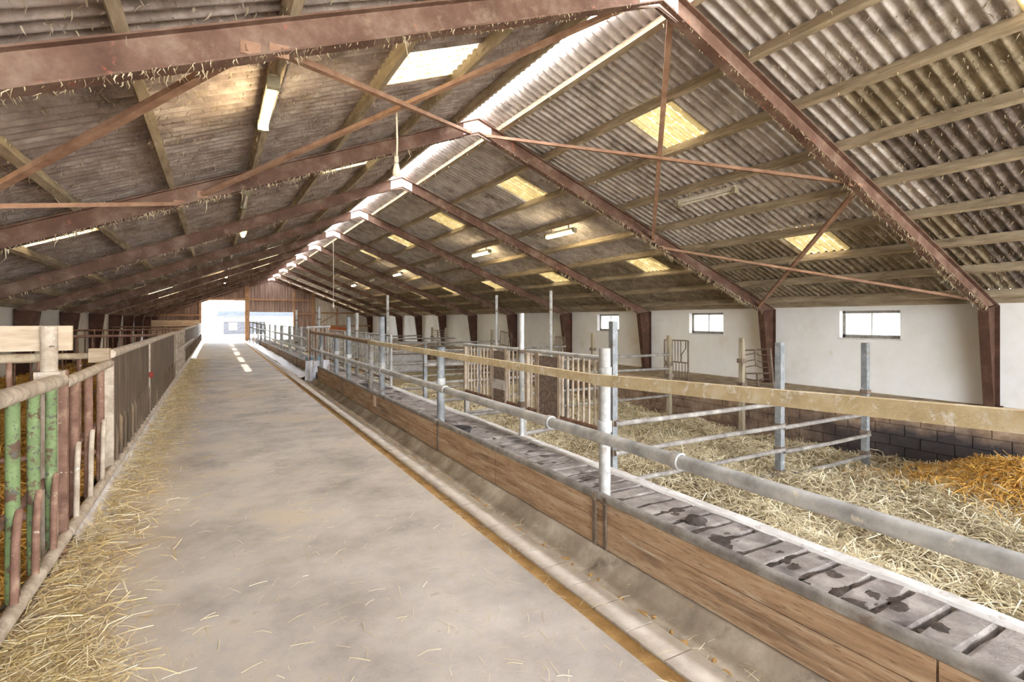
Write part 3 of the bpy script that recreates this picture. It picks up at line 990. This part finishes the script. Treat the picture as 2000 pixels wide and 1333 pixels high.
barred_gate(4.53, 6.08, .61, 1.385, 14, 'barred pen gate with mottled board, next to the white barrier post', [(5.31, 5.78)])
g2 = barred_gate(6.24, 8.1, .61, 1.385, 15, 'barred pen gate with narrow mottled board and many thin bars', [(6.66, 7.06)])
MB().bb(GX - .035, GX + .035, 6.66, 7.06, .78, .92).build('patch_plate', mt['kerb'], g2)
def round_post(px, X, z0, zt, r, label, mm='galv', name='pen_post'):
    y = yx(px, X)
    t = thing(name, label, 'post', (X, y, z0))
    MB().tube([(X, y, z0), (X, y, zt)], r, 10).build('shaft', mt[mm], t, True)
    MB().tube([(X, y, zt - .55), (X, y, zt - .50)], r + .015, 10).build('clamp', mt['iron'], t, True)
    MB().tube([(X, y, .6), (X, y, .68)], r + .013, 10).build('clamp', mt['iron'], t, True)
    return t
round_post(1019, GX, ZW, 1.89, .036, 'round grey post between the two mottled board gates', 'galv')
for px, X, zt, lab in ((1076, 8.0, 2.60, 'tall slim white pole rising behind the mottled board gate'),
                       (970, 8.0, 2.60, 'tall slim white pole rising behind the narrow board gate'),
                       (757, 5.0, 2.62, 'tall slim white pole closest to the far gable wall')):
    round_post(px, X, -.95, zt, .045, lab, 'galv_white', 'tall_pole')
round_post(697, 3.6, ZW, 2.0, .05, 'pale post standing in the far barred pens', 'galv_white')
round_post(623, 3.6, ZW, 2.35, .06, 'thick pale post beside the far rope', 'galv_white')
round_post(579, 3.6, ZW, 2.3, .06, 'thick pale post before the far second doorway', 'galv')
# barred fences of the far pens
for i, (ya, yb_) in enumerate(((8.9, 10.6), (12.4, 14.6), (14.8, 17.2), (17.6, 20.4), (20.8, 24), (24.5, 28), (28.6, 32), (32.6, 36), (37, 41))):
    if i == 0:
        continue
    barred_gate(ya, yb_, .35, 1.42, 11, 'pale barred gate of the far pens, %s along the kerb after the board gates' % ORD[i - 1], None, ('galv_white', 'galv_white'), group='pale barred gates')

# pen dividers running to the block wall
def divider(y, label, rails, posts, far=False):
    t = thing('pen_divider', label, 'pen divider', (7, y, -.8), 'pipe pen dividers')
    for (X, z0, zt, wd) in posts:
        p = MB().bb(X - wd / 2, X + wd / 2, y - wd / 2, y + wd / 2, z0, zt).build('post', mt['galv_post'], t)
        for z in ([.49, .12, -.25, -.62] if not far else [.12]):
            MB().bb(X - wd / 2 - .015, X + wd / 2 + .015, y - wd / 2 - .015, y + wd / 2 + .015, z - .04, z + .04).build('clamp', mt['iron'], p)
    for (Xa, Xb, z) in rails:
        MB().tube([(Xa, y - .07, z), ((Xa + Xb) / 2, y - .07, z + rnd.uniform(-.02, .02)), (Xb, y - .07, z)], .034, 8).build('rail', mt['galv_dark'], t, True)
R4 = [(4.37, 7.8, z) for z in (.49, .12, -.25, -.62)] + [(7.8, 10.3, z) for z in (.1, -.28, -.65)]
divider(5.2, 'grey pipe pen divider behind the white barrier post', R4, [(4.40, -.9, 1.78, .08), (7.8, -.9, 1.44, .1), (10.3, -1.0, 1.38, .1)])
for i, y in enumerate((10.3, 15.1, 20.0, 24.8, 29.6)):
    rr = [(3.7, 10.6, z + .25) for z in (.62, .25, -.12, -.48)]
    divider(y, 'grey pipe pen divider, %s beyond the white barrier post' % ORD[i + 1], rr, [(3.75, -.9, 1.2, .07), (7.3, -.9, .95, .08)], True)
# stub posts at kerb
for px, nm in ((911, 'short square stub post beneath the narrow board gate'), (1021, 'short square stub post beneath the round grey gate post')):
    y = yx(px, 3.75)
    o = MB().bb(3.72, 3.79, y - .035, y + .035, -.9, .48)
    o.bb(3.69, 3.82, y - .06, y + .06, .44, .50)
    o.tube([(3.75, y, .2), (4.8, y, .25)], .03, 8)
    tag(o.build('stub_post', mt['galv_dark']), nm, 'post')

# posts with hinges in front of the block wall
for i, px in enumerate((1449, 1307, 1158, 1080, 961, 871, 844)):
    X = 10.6
    y = yx(px, X)
    lab = 'weathered wall post with hinge clamps, %s past the divider end post' % ORD[i]
    t = thing('hinge_post', lab, 'post', (X, y, -1.0), 'hinge posts before the block wall')
    MB().bb(X - .05, X + .05, y - .05, y + .05, -1.1, 1.38).build('shaft', mt['post_wood'], t)
    for z in (.30, .85) if i != 1 else (.3, .62):
        MB().bb(X - .07, X + .07, y - .085, y + .085, z - .05, z + .05).build('clamp', mt['iron'], t)
        MB().tube([(X - .09, y - .075, z - .1), (X - .09, y - .075, z + .08)], .018, 6).build('hinge_pin', mt['iron'], t, True)

# small gates kept on the ledge
def yoke_gate(ya, yb_, z0, z1, label, tilt=0.0, horiz=False, x=11.35):
    t = thing('yoke_gate', label, 'gate', (x, ya, z0))
    def P(u, v):
        u2 = u * math.cos(tilt) - v * math.sin(tilt)
        v2 = u * math.sin(tilt) + v * math.cos(tilt)
        return (x + .25 * v2 / max(z1 - z0, .1) * 0, ya + u2, z0 + v2)
    L, Hh = yb_ - ya, z1 - z0
    m_ = mt['iron']
    for q in (((0, 0), (L, 0)), ((0, Hh), (L, Hh)), ((0, Hh * .42), (L, Hh * .42))):
        MB().tube([P(*q[0]), P(*q[1])], .02, 6).build('rail', m_, t, True)
    for u in (0, L):
        MB().tube([P(u, 0), P(u, Hh)], .024, 6).build('stile', m_, t, True)
    if horiz:
        for v in (.14, .28, .56, .7, .86):
            MB().tube([P(0, Hh * v), P(L * .42, Hh * v), P(L * .55, Hh * (v + (.06 if v > .5 else -.05))), P(L, Hh * (v + .02))], .013, 6).build('bar', m_, t, True)
        MB().tube([P(L * .55, Hh * .58), P(L * .55, Hh)], .03, 6).build('yoke', m_, t, True)
        MB().tube([P(L * .55, 0), P(L * .55, Hh * .4)], .03, 6).build('yoke', m_, t, True)
    else:
        for u in np.linspace(.12, .88, 7):
            MB().tube([P(L * u, 0), P(L * u, Hh * .42)], .012, 6).build('bar', m_, t, True)
        for u in (.3, .42, .54, .66, .8):
            MB().tube([P(L * u, Hh * .42), P(L * u, Hh)], .012, 6).build('bar', m_, t, True)
        MB().tube([P(L * .1, Hh), P(L * .1, Hh * .8), P(0.28 * L, Hh * .62), P(L * .28, Hh * .42)], .016, 6).build('yoke', m_, t, True)
    return t
def led_y(px): return yx(px, 11.35)
yoke_gate(led_y(1344), led_y(1298), .16, 1.22, 'small rusty yoke gate leaning on the ledge under second window')
yoke_gate(led_y(1512), led_y(1458), .14, 1.12, 'tilted iron yoke gate on its side before a brown column', -.10, True)
yoke_gate(led_y(1103), led_y(1080), .16, 1.15, 'thin barred gate on the ledge behind the tall white pole')
yoke_gate(led_y(998), led_y(976), .16, 1.18, 'slanted barred yoke gate far along the ledge', .1)
yoke_gate(led_y(868), led_y(845), .16, 1.18, 'iron gate of horizontal bars farthest along the ledge', 0, True)
lp = MB().tube([(11.15, 2.9, .17), (11.15, 7.1, .20)], .05, 10).build('loose_pipe', mt['galv_dark'], None, True)
tag(lp, 'dirty grey pipe lying along the ledge below a window', 'pipe')

# concrete manger blocks and the machine at the far end of the ledge
for i, (y, L) in enumerate(((29.5, 3.0), (34, 3.2), (39, 3.0))):
    o = MB().prism([(9.7, -.9), (9.85, .30), (10.5, .36), (10.75, -.9)], 'y', y, y + L).build('concrete_manger', mt['plank_grey'])
    tag(o, 'grey concrete manger block lying far along the ledge, %s from the gable' % ORD[2 - i], 'manger', 'far manger blocks')
mc = thing('orange_machine', 'faded orange farm implement parked by the far gable wall', 'machine', (9.6, YG - 3, 0))
MB().prism([(8.7, .62), (10.6, .62), (10.4, 1.1), (9.0, 1.2)], 'y', YG - 3.5, YG - 2.6).build('hopper', mt['orange'], mc)
MB().prism([(7.4, .42), (8.3, .42), (8.2, .85), (7.5, .8)], 'y', YG - 3.4, YG - 2.8).build('side_box', mt['orange'], mc)
for x in (7.6, 8.9, 10.2):
    MB().bb(x - .05, x + .05, YG - 3.1, YG - 3.0, -.95, .63 if x > 8 else .43).build('leg', mt['iron'], mc)
tag(MB().bb(6.9, 8.9, 24.8, 25.0, -.95, .1).build('partition_slab', mt['kerb']), 'low white partition slab in a far pen', 'partition')
bt = MB().lathe([(0, .02), (.22, 0), (.26, .3), (.24, .3), (.2, .04), (0, .05)], (3.0, 19.6, ZW), 14).build('blue_tub', mt['blue'], None, True)
tag(bt, 'pale blue tub on the walkway behind the bundled bars', 'tub')
# folded ladder-like gate by the far doorway
lg = thing('ladder_gate', 'white ladder-like gate at the far door post', 'gate', (2.3, YG - 4, 0))
for z in (1.15, 1.55):
    MB().tube([(2.2, YG - 9, z + .1), (2.75, YG - 15, z - .1)], .04, 8).build('rail', mt['galv_white'], lg, True)
for j in range(5):
    yq = YG - 9 - j * 1.5
    xq = 2.2 + .55 * j / 4
    MB().tube([(xq, yq, 0.1), (xq, yq, 1.7)], .035, 6).build('upright', mt['galv_white'], lg, True)

# ------------------------------------------------------------------ left feed fence
FX = -1.02
LEFTL = 'left of passage'
def loop_bar(g, x, y, ztop, mats, zs=.62, fork=True, r=.034):
    MB().tube([(x, y, .17), (x, y, ztop)], r, 10).build('bar', mt[mats[0]], g, True)
    if fork:
        MB().tube([(x + .03, y - .01, zs + .06), (x + .035, y - .075, zs - .04), (x + .035, y - .095, zs - .14), (x + .03, y - .095, .17)], .021, 8).build('yoke', mt[mats[1]], g, True)
def fence_panel(ya, yb_, label, ztop, bars, mats, fork=True, solid=None, rails=(), rtop=.045, topmat='rail_grey', zs=.62):
    g = thing('feed_fence', label, 'fence', (FX, ya, 0), 'feed fence lengths')
    za, zb = ztop
    MB().tube([(FX, ya, za), (FX, yb_ - .03, zb)], rtop, 12).build('top_rail', mt[topmat], g, True)
    MB().tube([(FX + .03, ya, .16), (FX + .03, yb_, .16)], .042, 10).build('bottom_rail', mt['rail_grey'], g, True)
    for y in bars:
        t = (y - ya) / (yb_ - ya)
        loop_bar(g, FX, y, za + (zb - za) * t, mats, zs, fork)
    if solid:
        n = int((yb_ - ya) / .16)
        for i in range(n):
            y0 = ya + (yb_ - ya) * i / n
            y1 = ya + (yb_ - ya) * (i + 1) / n
            MB().bb(FX - .012 + rnd.uniform(-.008, .008), FX + .018, y0 + .006, y1 - .006, solid[0], solid[1]).build('plank', mt['panel_dark'], g)
            if i % 2 == 0:
                MB().tube([(FX + .03, y1, .2), (FX + .03, y1, .52 + .05 * (i % 3)), (FX + .005, y1, .66)], .022, 6).build('bar', mt['panel_dark'], g, True)
    for z in rails:
        MB().tube([(FX - .06, ya, z), (FX - .06, yb_, z)], .03, 8).build('rail', mt['brown_bar'], g, True)
    MB().bb(FX - .04, FX + .04, yb_ - .028, yb_ + .028, 0, max(za, zb) + .02).build('post', mt['brown_bar'] if yb_ < 6 else mt['rail_grey'], g)
    return g
fence_panel(2.0, 5.16, 'feed fence with flaking green bars and thick dusty top rail', (1.40, 1.345), [2.45, 2.85, 3.25, 3.65, 4.06, 4.46, 4.88], ('green', 'brown_bar'), True, None, (.62,), .052, zs=.64)
fence_panel(5.22, 7.24, 'feed fence with dark brown forked bars after the green ones', (1.31, 1.32), [5.58, 6.14, 6.72], ('brown_bar', 'rail_grey'), True, None, (.7,), .045, zs=.72)
fence_panel(7.32, 11.0, 'feed fence faced with dark upright planks next to brown bars', (1.42, 1.42), [], ('brown_bar', 'rail_grey'), False, (.3, 1.40), (), .05)
fence_panel(11.05, 17.4, 'long feed fence faced with dark planks and red tag', (1.42, 1.43), [], ('brown_bar', 'rail_grey'), False, (.3, 1.41), (), .05)
g = fence_panel(17.5, 23.0, 'open feed fence of three pipe rails beyond dark planks', (1.40, 1.40), [18.6, 19.7, 20.8, 21.9], ('rail_grey', 'rail_grey'), False, None, (.55, .9), .04)
MB().tube([(FX + .06, 19.0, .9), (FX + .2, 25.5, 1.0)], .05, 8).build('loose_rail', mt['rail_grey'], g, True)
fence_panel(23.1, 38.0, 'far feed fence faced with dark planks towards the door', (1.45, 1.45), [], ('rail_grey', 'rail_grey'), False, (.3, 1.43), (), .05)
fence_panel(38.1, 50.0, 'pale plank feed fence ending at the big doorway', (1.48, 1.48), [], ('rail_grey', 'rail_grey'), False, (.3, 1.46), (), .05, 'galv_white')
rt = MB().lathe([(0, .05), (.035, .03), (.04, -.02), (.02, -.06), (0, -.065)], (FX + .05, 10.98, .86), 10).build('red_knob', mt['red'], None, True)
tag(rt, 'small red plastic knob on the plank fence post', 'knob')

# tall post with plank at the first left pen division
def cross_fence(y, label, zt, nb, rail_r=.035, x0=FX - .06, x1=XLW + .6, plank=None, block=False, group=None):
    t = thing('pen_partition', label, 'fence', (x0, y, 0), group)
    MB().tube([(x0, y, zt), (x1, y, zt)], rail_r, 8).build('top_rail', mt['purlin'] if rail_r > .03 else mt['brown_bar'], t, True)
    MB().tube([(x0, y, .35), (x1, y, .35)], .03, 8).build('bottom_rail', mt['brown_bar'], t, True)
    for i in range(nb):
        x = x0 + (x1 - x0) * (i + .6) / nb
        MB().tube([(x, y, .1), (x, y, zt)], .018, 6).build('bar', mt['brown_bar'], t, True)
    if plank:
        MB().bb(x1, x0 + .14, y - .07, y - .03, plank[0], plank[1]).build('plank', mt['plank_grey'], t)
    if block:
        MB().bb(x0 - .12, x0 + .06, y - .07, y + .07, zt - .07, zt + .08).build('joint_block', mt['plank_grey'], t)
    return t
cf = cross_fence(5.14, 'left pen partition with wide grey plank on a thick post', 1.515, 8, plank=(1.57, 1.755))
MB().tube([(FX - .05, 5.06, 0), (FX - .05, 5.06, 1.75)], .052, 12).build('post', mt['rail_grey'], cf, True)
MB().bb(FX - .12, FX + .03, 4.98, 5.14, 1.33, 1.42).build('sleeve', mt['rail_grey'], cf)
MB().lathe([(0, .012), (.014, .01), (.018, 0)], (FX - .02, 4.995, 1.6), 8).build('bolt', mt['iron'], cf)
cross_fence(7.28, 'left pen partition of thin bars with grey joint block', 1.405, 9, block=True)
cross_fence(13.4, 'left pen partition of slim bars, next past the joint block one', 1.47, 13, .028)
cross_fence(21.0, 'left pen partition of slim bars, second past the joint block one', 1.47, 13, .028)
cross_fence(29.5, 'left pen partition of slim bars, third past the joint block one', 1.47, 13, .028)
tb = thing('green_tub', 'dark green plastic tub in straw behind green fence bars', 'tub', (-1.62, 4.35, .1))
MB().lathe([(0, .02), (.26, 0), (.33, .36), (.36, .37), (.34, .39), (.29, .38), (.23, .05), (0, .05)], (-1.62, 4.35, .1), 18).build('body', mt['dgreen'], tb, True)
MB().tube([(-1.62 + .34 * math.cos(a), 4.35 + .34 * math.sin(a), .5 + .12 * math.sin((a - 3.4) / 2.2 * math.pi) * 0 + .02) for a in np.linspace(3.4, 5.6, 9)], .012, 6).build('handle', mt['black'], tb, True)

# ------------------------------------------------------------------ straw
def bump2(x, y, seed=0):
    return (math.sin(1.7 * x + .6 * y + seed) * math.cos(1.3 * y - .5 * x + 2 * seed) * .06 + math.sin(3.9 * x - 2.3 * y + seed) * .03 + math.sin(6.1 * y + 4.7 * x) * .018)
def ground_r(x, y):
    t = min(max((x - KX1) / (10.8 - KX1), 0), 1)
    z = -.38 - .46 * t ** .6
    z += bump2(x, y, 1.0) * 1.3
    z += .42 * math.exp(-(((x - 10.0) / .9) ** 2 + ((y - 3.1) / 1.0) ** 2))
    z += .18 * math.exp(-(((x - 7.0) / 1.1) ** 2 + ((y - 6.3) / 1.3) ** 2))
    return z
def ground_l(x, y):
    z = .10 + bump2(x, y, 3.0) * .9
    z += .45 * math.exp(-(((x + 3.9) / .8) ** 2 + ((y - 12) / 3) ** 2)) + .2 * math.exp(-(((x + 4.0) / .7) ** 2))
    return z
def bed(name, x0, x1, y0, y1, nx, ny, fn, mat, label):
    vs = [(x0 + (x1 - x0) * i / nx, y0 + (y1 - y0) * j / ny, fn(x0 + (x1 - x0) * i / nx, y0 + (y1 - y0) * j / ny)) for j in range(ny + 1) for i in range(nx + 1)]
    fs = [(j * (nx + 1) + i, j * (nx + 1) + i + 1, (j + 1) * (nx + 1) + i + 1, (j + 1) * (nx + 1) + i) for j in range(ny) for i in range(nx)]
    return tag(MB().add(vs, fs).build(name, mat, None, True), label, 'straw', kind='stuff')
br_ = bed('straw_bedding', KX1 + .005, LED - .03, YB, YG - .15, 60, 300, ground_r, mt['straw_bed'], 'pale straw bedding filling the pens below the windows')
bl_ = bed('straw_bedding', XLW + .03, FX - .08, YB, YG - .25, 30, 240, ground_l, mt['straw_bed_gold'], 'golden straw bedding filling the left pens behind the fence')

def stems(name, pts, lens, wid, mat, parent, tilt=.35, curl=.12, label=None):
    """Loose straws: bent flat strips, one mesh."""
    n = len(pts)
    P = np.array(pts)
    az = rng.uniform(0, 2 * np.pi, n)
    el = rng.normal(0, tilt, n)
    L = np.array(lens)
    d = np.stack([np.cos(az) * np.cos(el), np.sin(az) * np.cos(el), np.sin(el)], 1)
    s = np.stack([-np.sin(az), np.cos(az), rng.normal(0, .4, n)], 1)
    s /= np.linalg.norm(s, axis=1)[:, None]
    W = np.asarray(wid) * rng.uniform(.7, 1.3, n)
    mid = P + np.stack([rng.normal(0, curl, n) * L, rng.normal(0, curl, n) * L, np.abs(rng.normal(0, curl, n)) * L], 1)
    a = P - d * (L / 2)[:, None]
    b = P + d * (L / 2)[:, None]
    sw = s * (W / 2)[:, None]
    V = np.stack([a - sw, a + sw, mid - sw, mid + sw, b - sw, b + sw], 1).reshape(-1, 3)
    base = (np.arange(n) * 6)[:, None]
    F = np.concatenate([base + np.array([[0, 1, 3, 2]]), base + np.array([[2, 3, 5, 4]])], 1).reshape(-1, 4)
    me = bpy.data.meshes.new(name)
    me.vertices.add(len(V))
    me.vertices.foreach_set('co', V.astype(np.float32).ravel())
    me.loops.add(F.size)
    me.loops.foreach_set('vertex_index', F.astype(np.int32).ravel())
    me.polygons.add(len(F))
    me.polygons.foreach_set('loop_start', np.arange(0, F.size, 4, dtype=np.int32))
    me.polygons.foreach_set('loop_total', np.full(len(F), 4, dtype=np.int32))
    me.update(calc_edges=True)
    me.materials.append(mat)
    o = link(name, me, parent)
    return tag(o, label, 'straw' if label and parent is None else None, kind='stuff')

pts, ln, wd = [], [], []
while len(pts) < 62000:
    u = rnd.random()
    y = .3 + 18 * u ** 1.5
    x = rnd.uniform(KX1 + .02, LED - .02)
    if x * SI + y * CO < 2.0 or (x * CO - y * SI) / (x * SI + y * CO) > 1.08:
        continue
    pts.append((x, y, ground_r(x, y) + rnd.uniform(0, .05)))
    ln.append(rnd.uniform(.10, .38))
    wd.append(.0065 + .0006 * y)
stems('loose_straw', pts, ln, wd, mt['straw'], br_)
pts, ln, wd = [], [], []
for i in range(9000):   # golden heap by the block wall
    x, y = rnd.gauss(10.0, .5), rnd.gauss(3.1, .7)
    if x < LED - .05:
        pts.append((x, y, ground_r(x, y) + rnd.uniform(0, .07)))
        ln.append(rnd.uniform(.12, .4)); wd.append(.008)
stems('golden_straw', pts, ln, wd, mt['straw_gold'], br_)
pts, ln, wd = [], [], []
while len(pts) < 26000:
    y = 2.2 + 20 * rnd.random() ** 1.8
    x = rnd.uniform(XLW + .05, FX - .1)
    pts.append((x, y, ground_l(x, y) + rnd.uniform(0, .05)))
    ln.append(rnd.uniform(.10, .36)); wd.append(.006 + .0005 * y)
stems('loose_straw', pts, ln, wd, mt['straw_gold'], bl_)
# straw drifted along the left fence on the passage, thinning to the middle
pts, ln, wd = [], [], []
for i in range(10000):
    y = 1.6 + 26 * rnd.random() ** 2.0
    x = FX + .02 + abs(rnd.gauss(0, .24 if y < 9 else .30))
    if x > 1.2: continue
    h = max(0, .09 * math.exp(-((x - FX) / .18) ** 2))
    pts.append((x, y, .006 + rnd.random() * h)); ln.append(rnd.uniform(.06, .3)); wd.append(.0035 + .0004 * y)
for i in range(7500):   # heap under the green bars
    x, y = rnd.gauss(-.80, .17), rnd.gauss(2.75, .5)
    if x < FX + .06: x = FX + .06 + rnd.random() * .1
    h = .12 * math.exp(-(((x + .85) / .25) ** 2 + ((y - 2.8) / .7) ** 2))
    pts.append((x, y, .006 + rnd.random() * h)); ln.append(rnd.uniform(.1, .34)); wd.append(.0034)
stems('fallen_straw', pts, ln, wd, mt['straw_fallen'], None, .12, .06, 'loose straw drifted along the foot of the left fence')
pts, ln, wd = [], [], []
for i in range(2600):
    y = 1.2 + 16 * rnd.random() ** 1.7
    x = rnd.uniform(-.8, 2.6)
    z = .004 if x < 2.2 else -.06
    pts.append((x, y, z)); ln.append(rnd.uniform(.03, .14)); wd.append(.0028 + .0003 * y)
stems('straw_scraps', pts, ln, wd, mt['straw'], None, .04, .05, 'short straw scraps scattered over the concrete passage')
# feed remains in the trough
dv.clear(); df.clear()
for i in range(420):
    y = 1.3 + 15 * rnd.random() ** 1.3
    x = rnd.gauss(2.36, .045)
    pat(x, y, -.112, rnd.uniform(.008, .03), rnd.uniform(.008, .02))
tag(MB().add(dv, df).build('feed_crumbs', mt['stripe'], None, True), 'brown feed crumbs left lying in the trough', 'feed', kind='stuff')

# ------------------------------------------------------------------ cobwebs and dust fringes on the roof
def strands(name, pts, lens, wid, mat, label, flat=None):
    n = len(pts)
    P = np.array(pts)
    L = np.array(lens)
    W = np.array(wid)
    az = rng.uniform(0, 2 * np.pi, n)
    s = np.stack([np.cos(az), np.sin(az), np.zeros(n)], 1) * (W / 2)[:, None]
    dr = np.stack([rng.normal(0, .45, n), rng.normal(0, .45, n), -np.ones(n)], 1) * L[:, None]
    dr2 = dr * .55 + np.stack([rng.normal(0, .2, n), rng.normal(0, .2, n), np.zeros(n)], 1) * L[:, None]
    V = np.stack([P - s, P + s, P + dr2 - s * .7, P + dr2 + s * .7, P + dr], 1).reshape(-1, 3)
    fs = []
    for i in range(n):
        o = i * 5
        fs.append((o, o + 1, o + 3, o + 2))
        fs.append((o + 2, o + 3, o + 4))
    me = bpy.data.meshes.new(name)
    me.from_pydata(V.tolist(), [], fs)
    me.materials.append(mat)
    return tag(link(name, me, roof), label, None, kind='stuff')
pts, ln, wd = [], [], []
for k in range(0, 8):
    y = Y0 + S * k
    n = 2600 if k < 2 else 900
    for i in range(n):
        side = rnd.choice((1, -1))
        d = 8.6 * rnd.random() ** .8
        cl = .5 + .5 * math.sin(d * 5 + k) * math.sin(d * 2.3 + 2 * k)
        if rnd.random() > .35 + .65 * cl: continue
        pts.append((XR + side * d, y + rnd.choice((-1, 1)) * rnd.uniform(.05, .08), zlow(d) + rnd.uniform(-.004, .02)))
        ln.append(rnd.uniform(.01, .035) * (1 + 1.2 * cl * rnd.random()) * ((2.6 if d > 3 and side > 0 else 1.6) if d > 2.5 else 1) * (1 if k else .9)); wd.append(rnd.uniform(.006, .02) * (1 + .12 * k) * (1 if k else .6))
    for i in range(40 if k else 6):
        side = rnd.choice((1, -1)); d = rnd.uniform(.5, 8.5)
        pts.append((XR + side * d, y + rnd.uniform(-.06, .06), zlow(d))); ln.append(rnd.uniform(.1, .28)); wd.append(.012)
for k in range(-1, 6):
    for side in (1, -1):
        for d in PDS[side][:-1]:
            for i in range(90 if k < 3 else 40):
                y = Y0 + S * (k + rnd.random())
                pts.append((XR + side * d + rnd.choice((-1, 1)) * .043, y, zpur(d) + rnd.uniform(0, .13))); ln.append(rnd.uniform(.02, .08)); wd.append(rnd.uniform(.006, .014) * (1 + .1 * max(k, 0)))
strands('cobweb_fringe', pts, ln, wd, mt['cobweb'], 'pale dusty cobwebs fringing the roof frames and purlins')
pts, ln, wd = [], [], []
while len(pts) < 36000:
    side = rnd.choice((1, -1))
    y = .4 + 26 * rnd.random() ** 1.5
    d = rnd.uniform(.6, 9.0)
    if side > 0 and d < (4.6 if y > 4.4 else 1.8) and rnd.random() < .93: continue
    if rnd.random() > .25 + .75 * (.5 + .5 * math.sin(d * 3.1 + y * 1.7) * math.cos(y * .9 - d)): continue
    frac = ((y - 5.9) / SW) % 5
    if frac < 1 and (1.5 < d < 2.75 or 5.6 < d < 7.3): continue
    pts.append((XR + side * d, y, zpur(d) + .15 + rnd.uniform(-.02, .01))); ln.append(rnd.uniform(.02, .07)); wd.append(rnd.uniform(.005, .014) * (1 + .04 * y))
strands('roof_dust', pts, ln, wd, mt['cobweb_dark'], 'brown dust and old web hanging under the roof sheets')
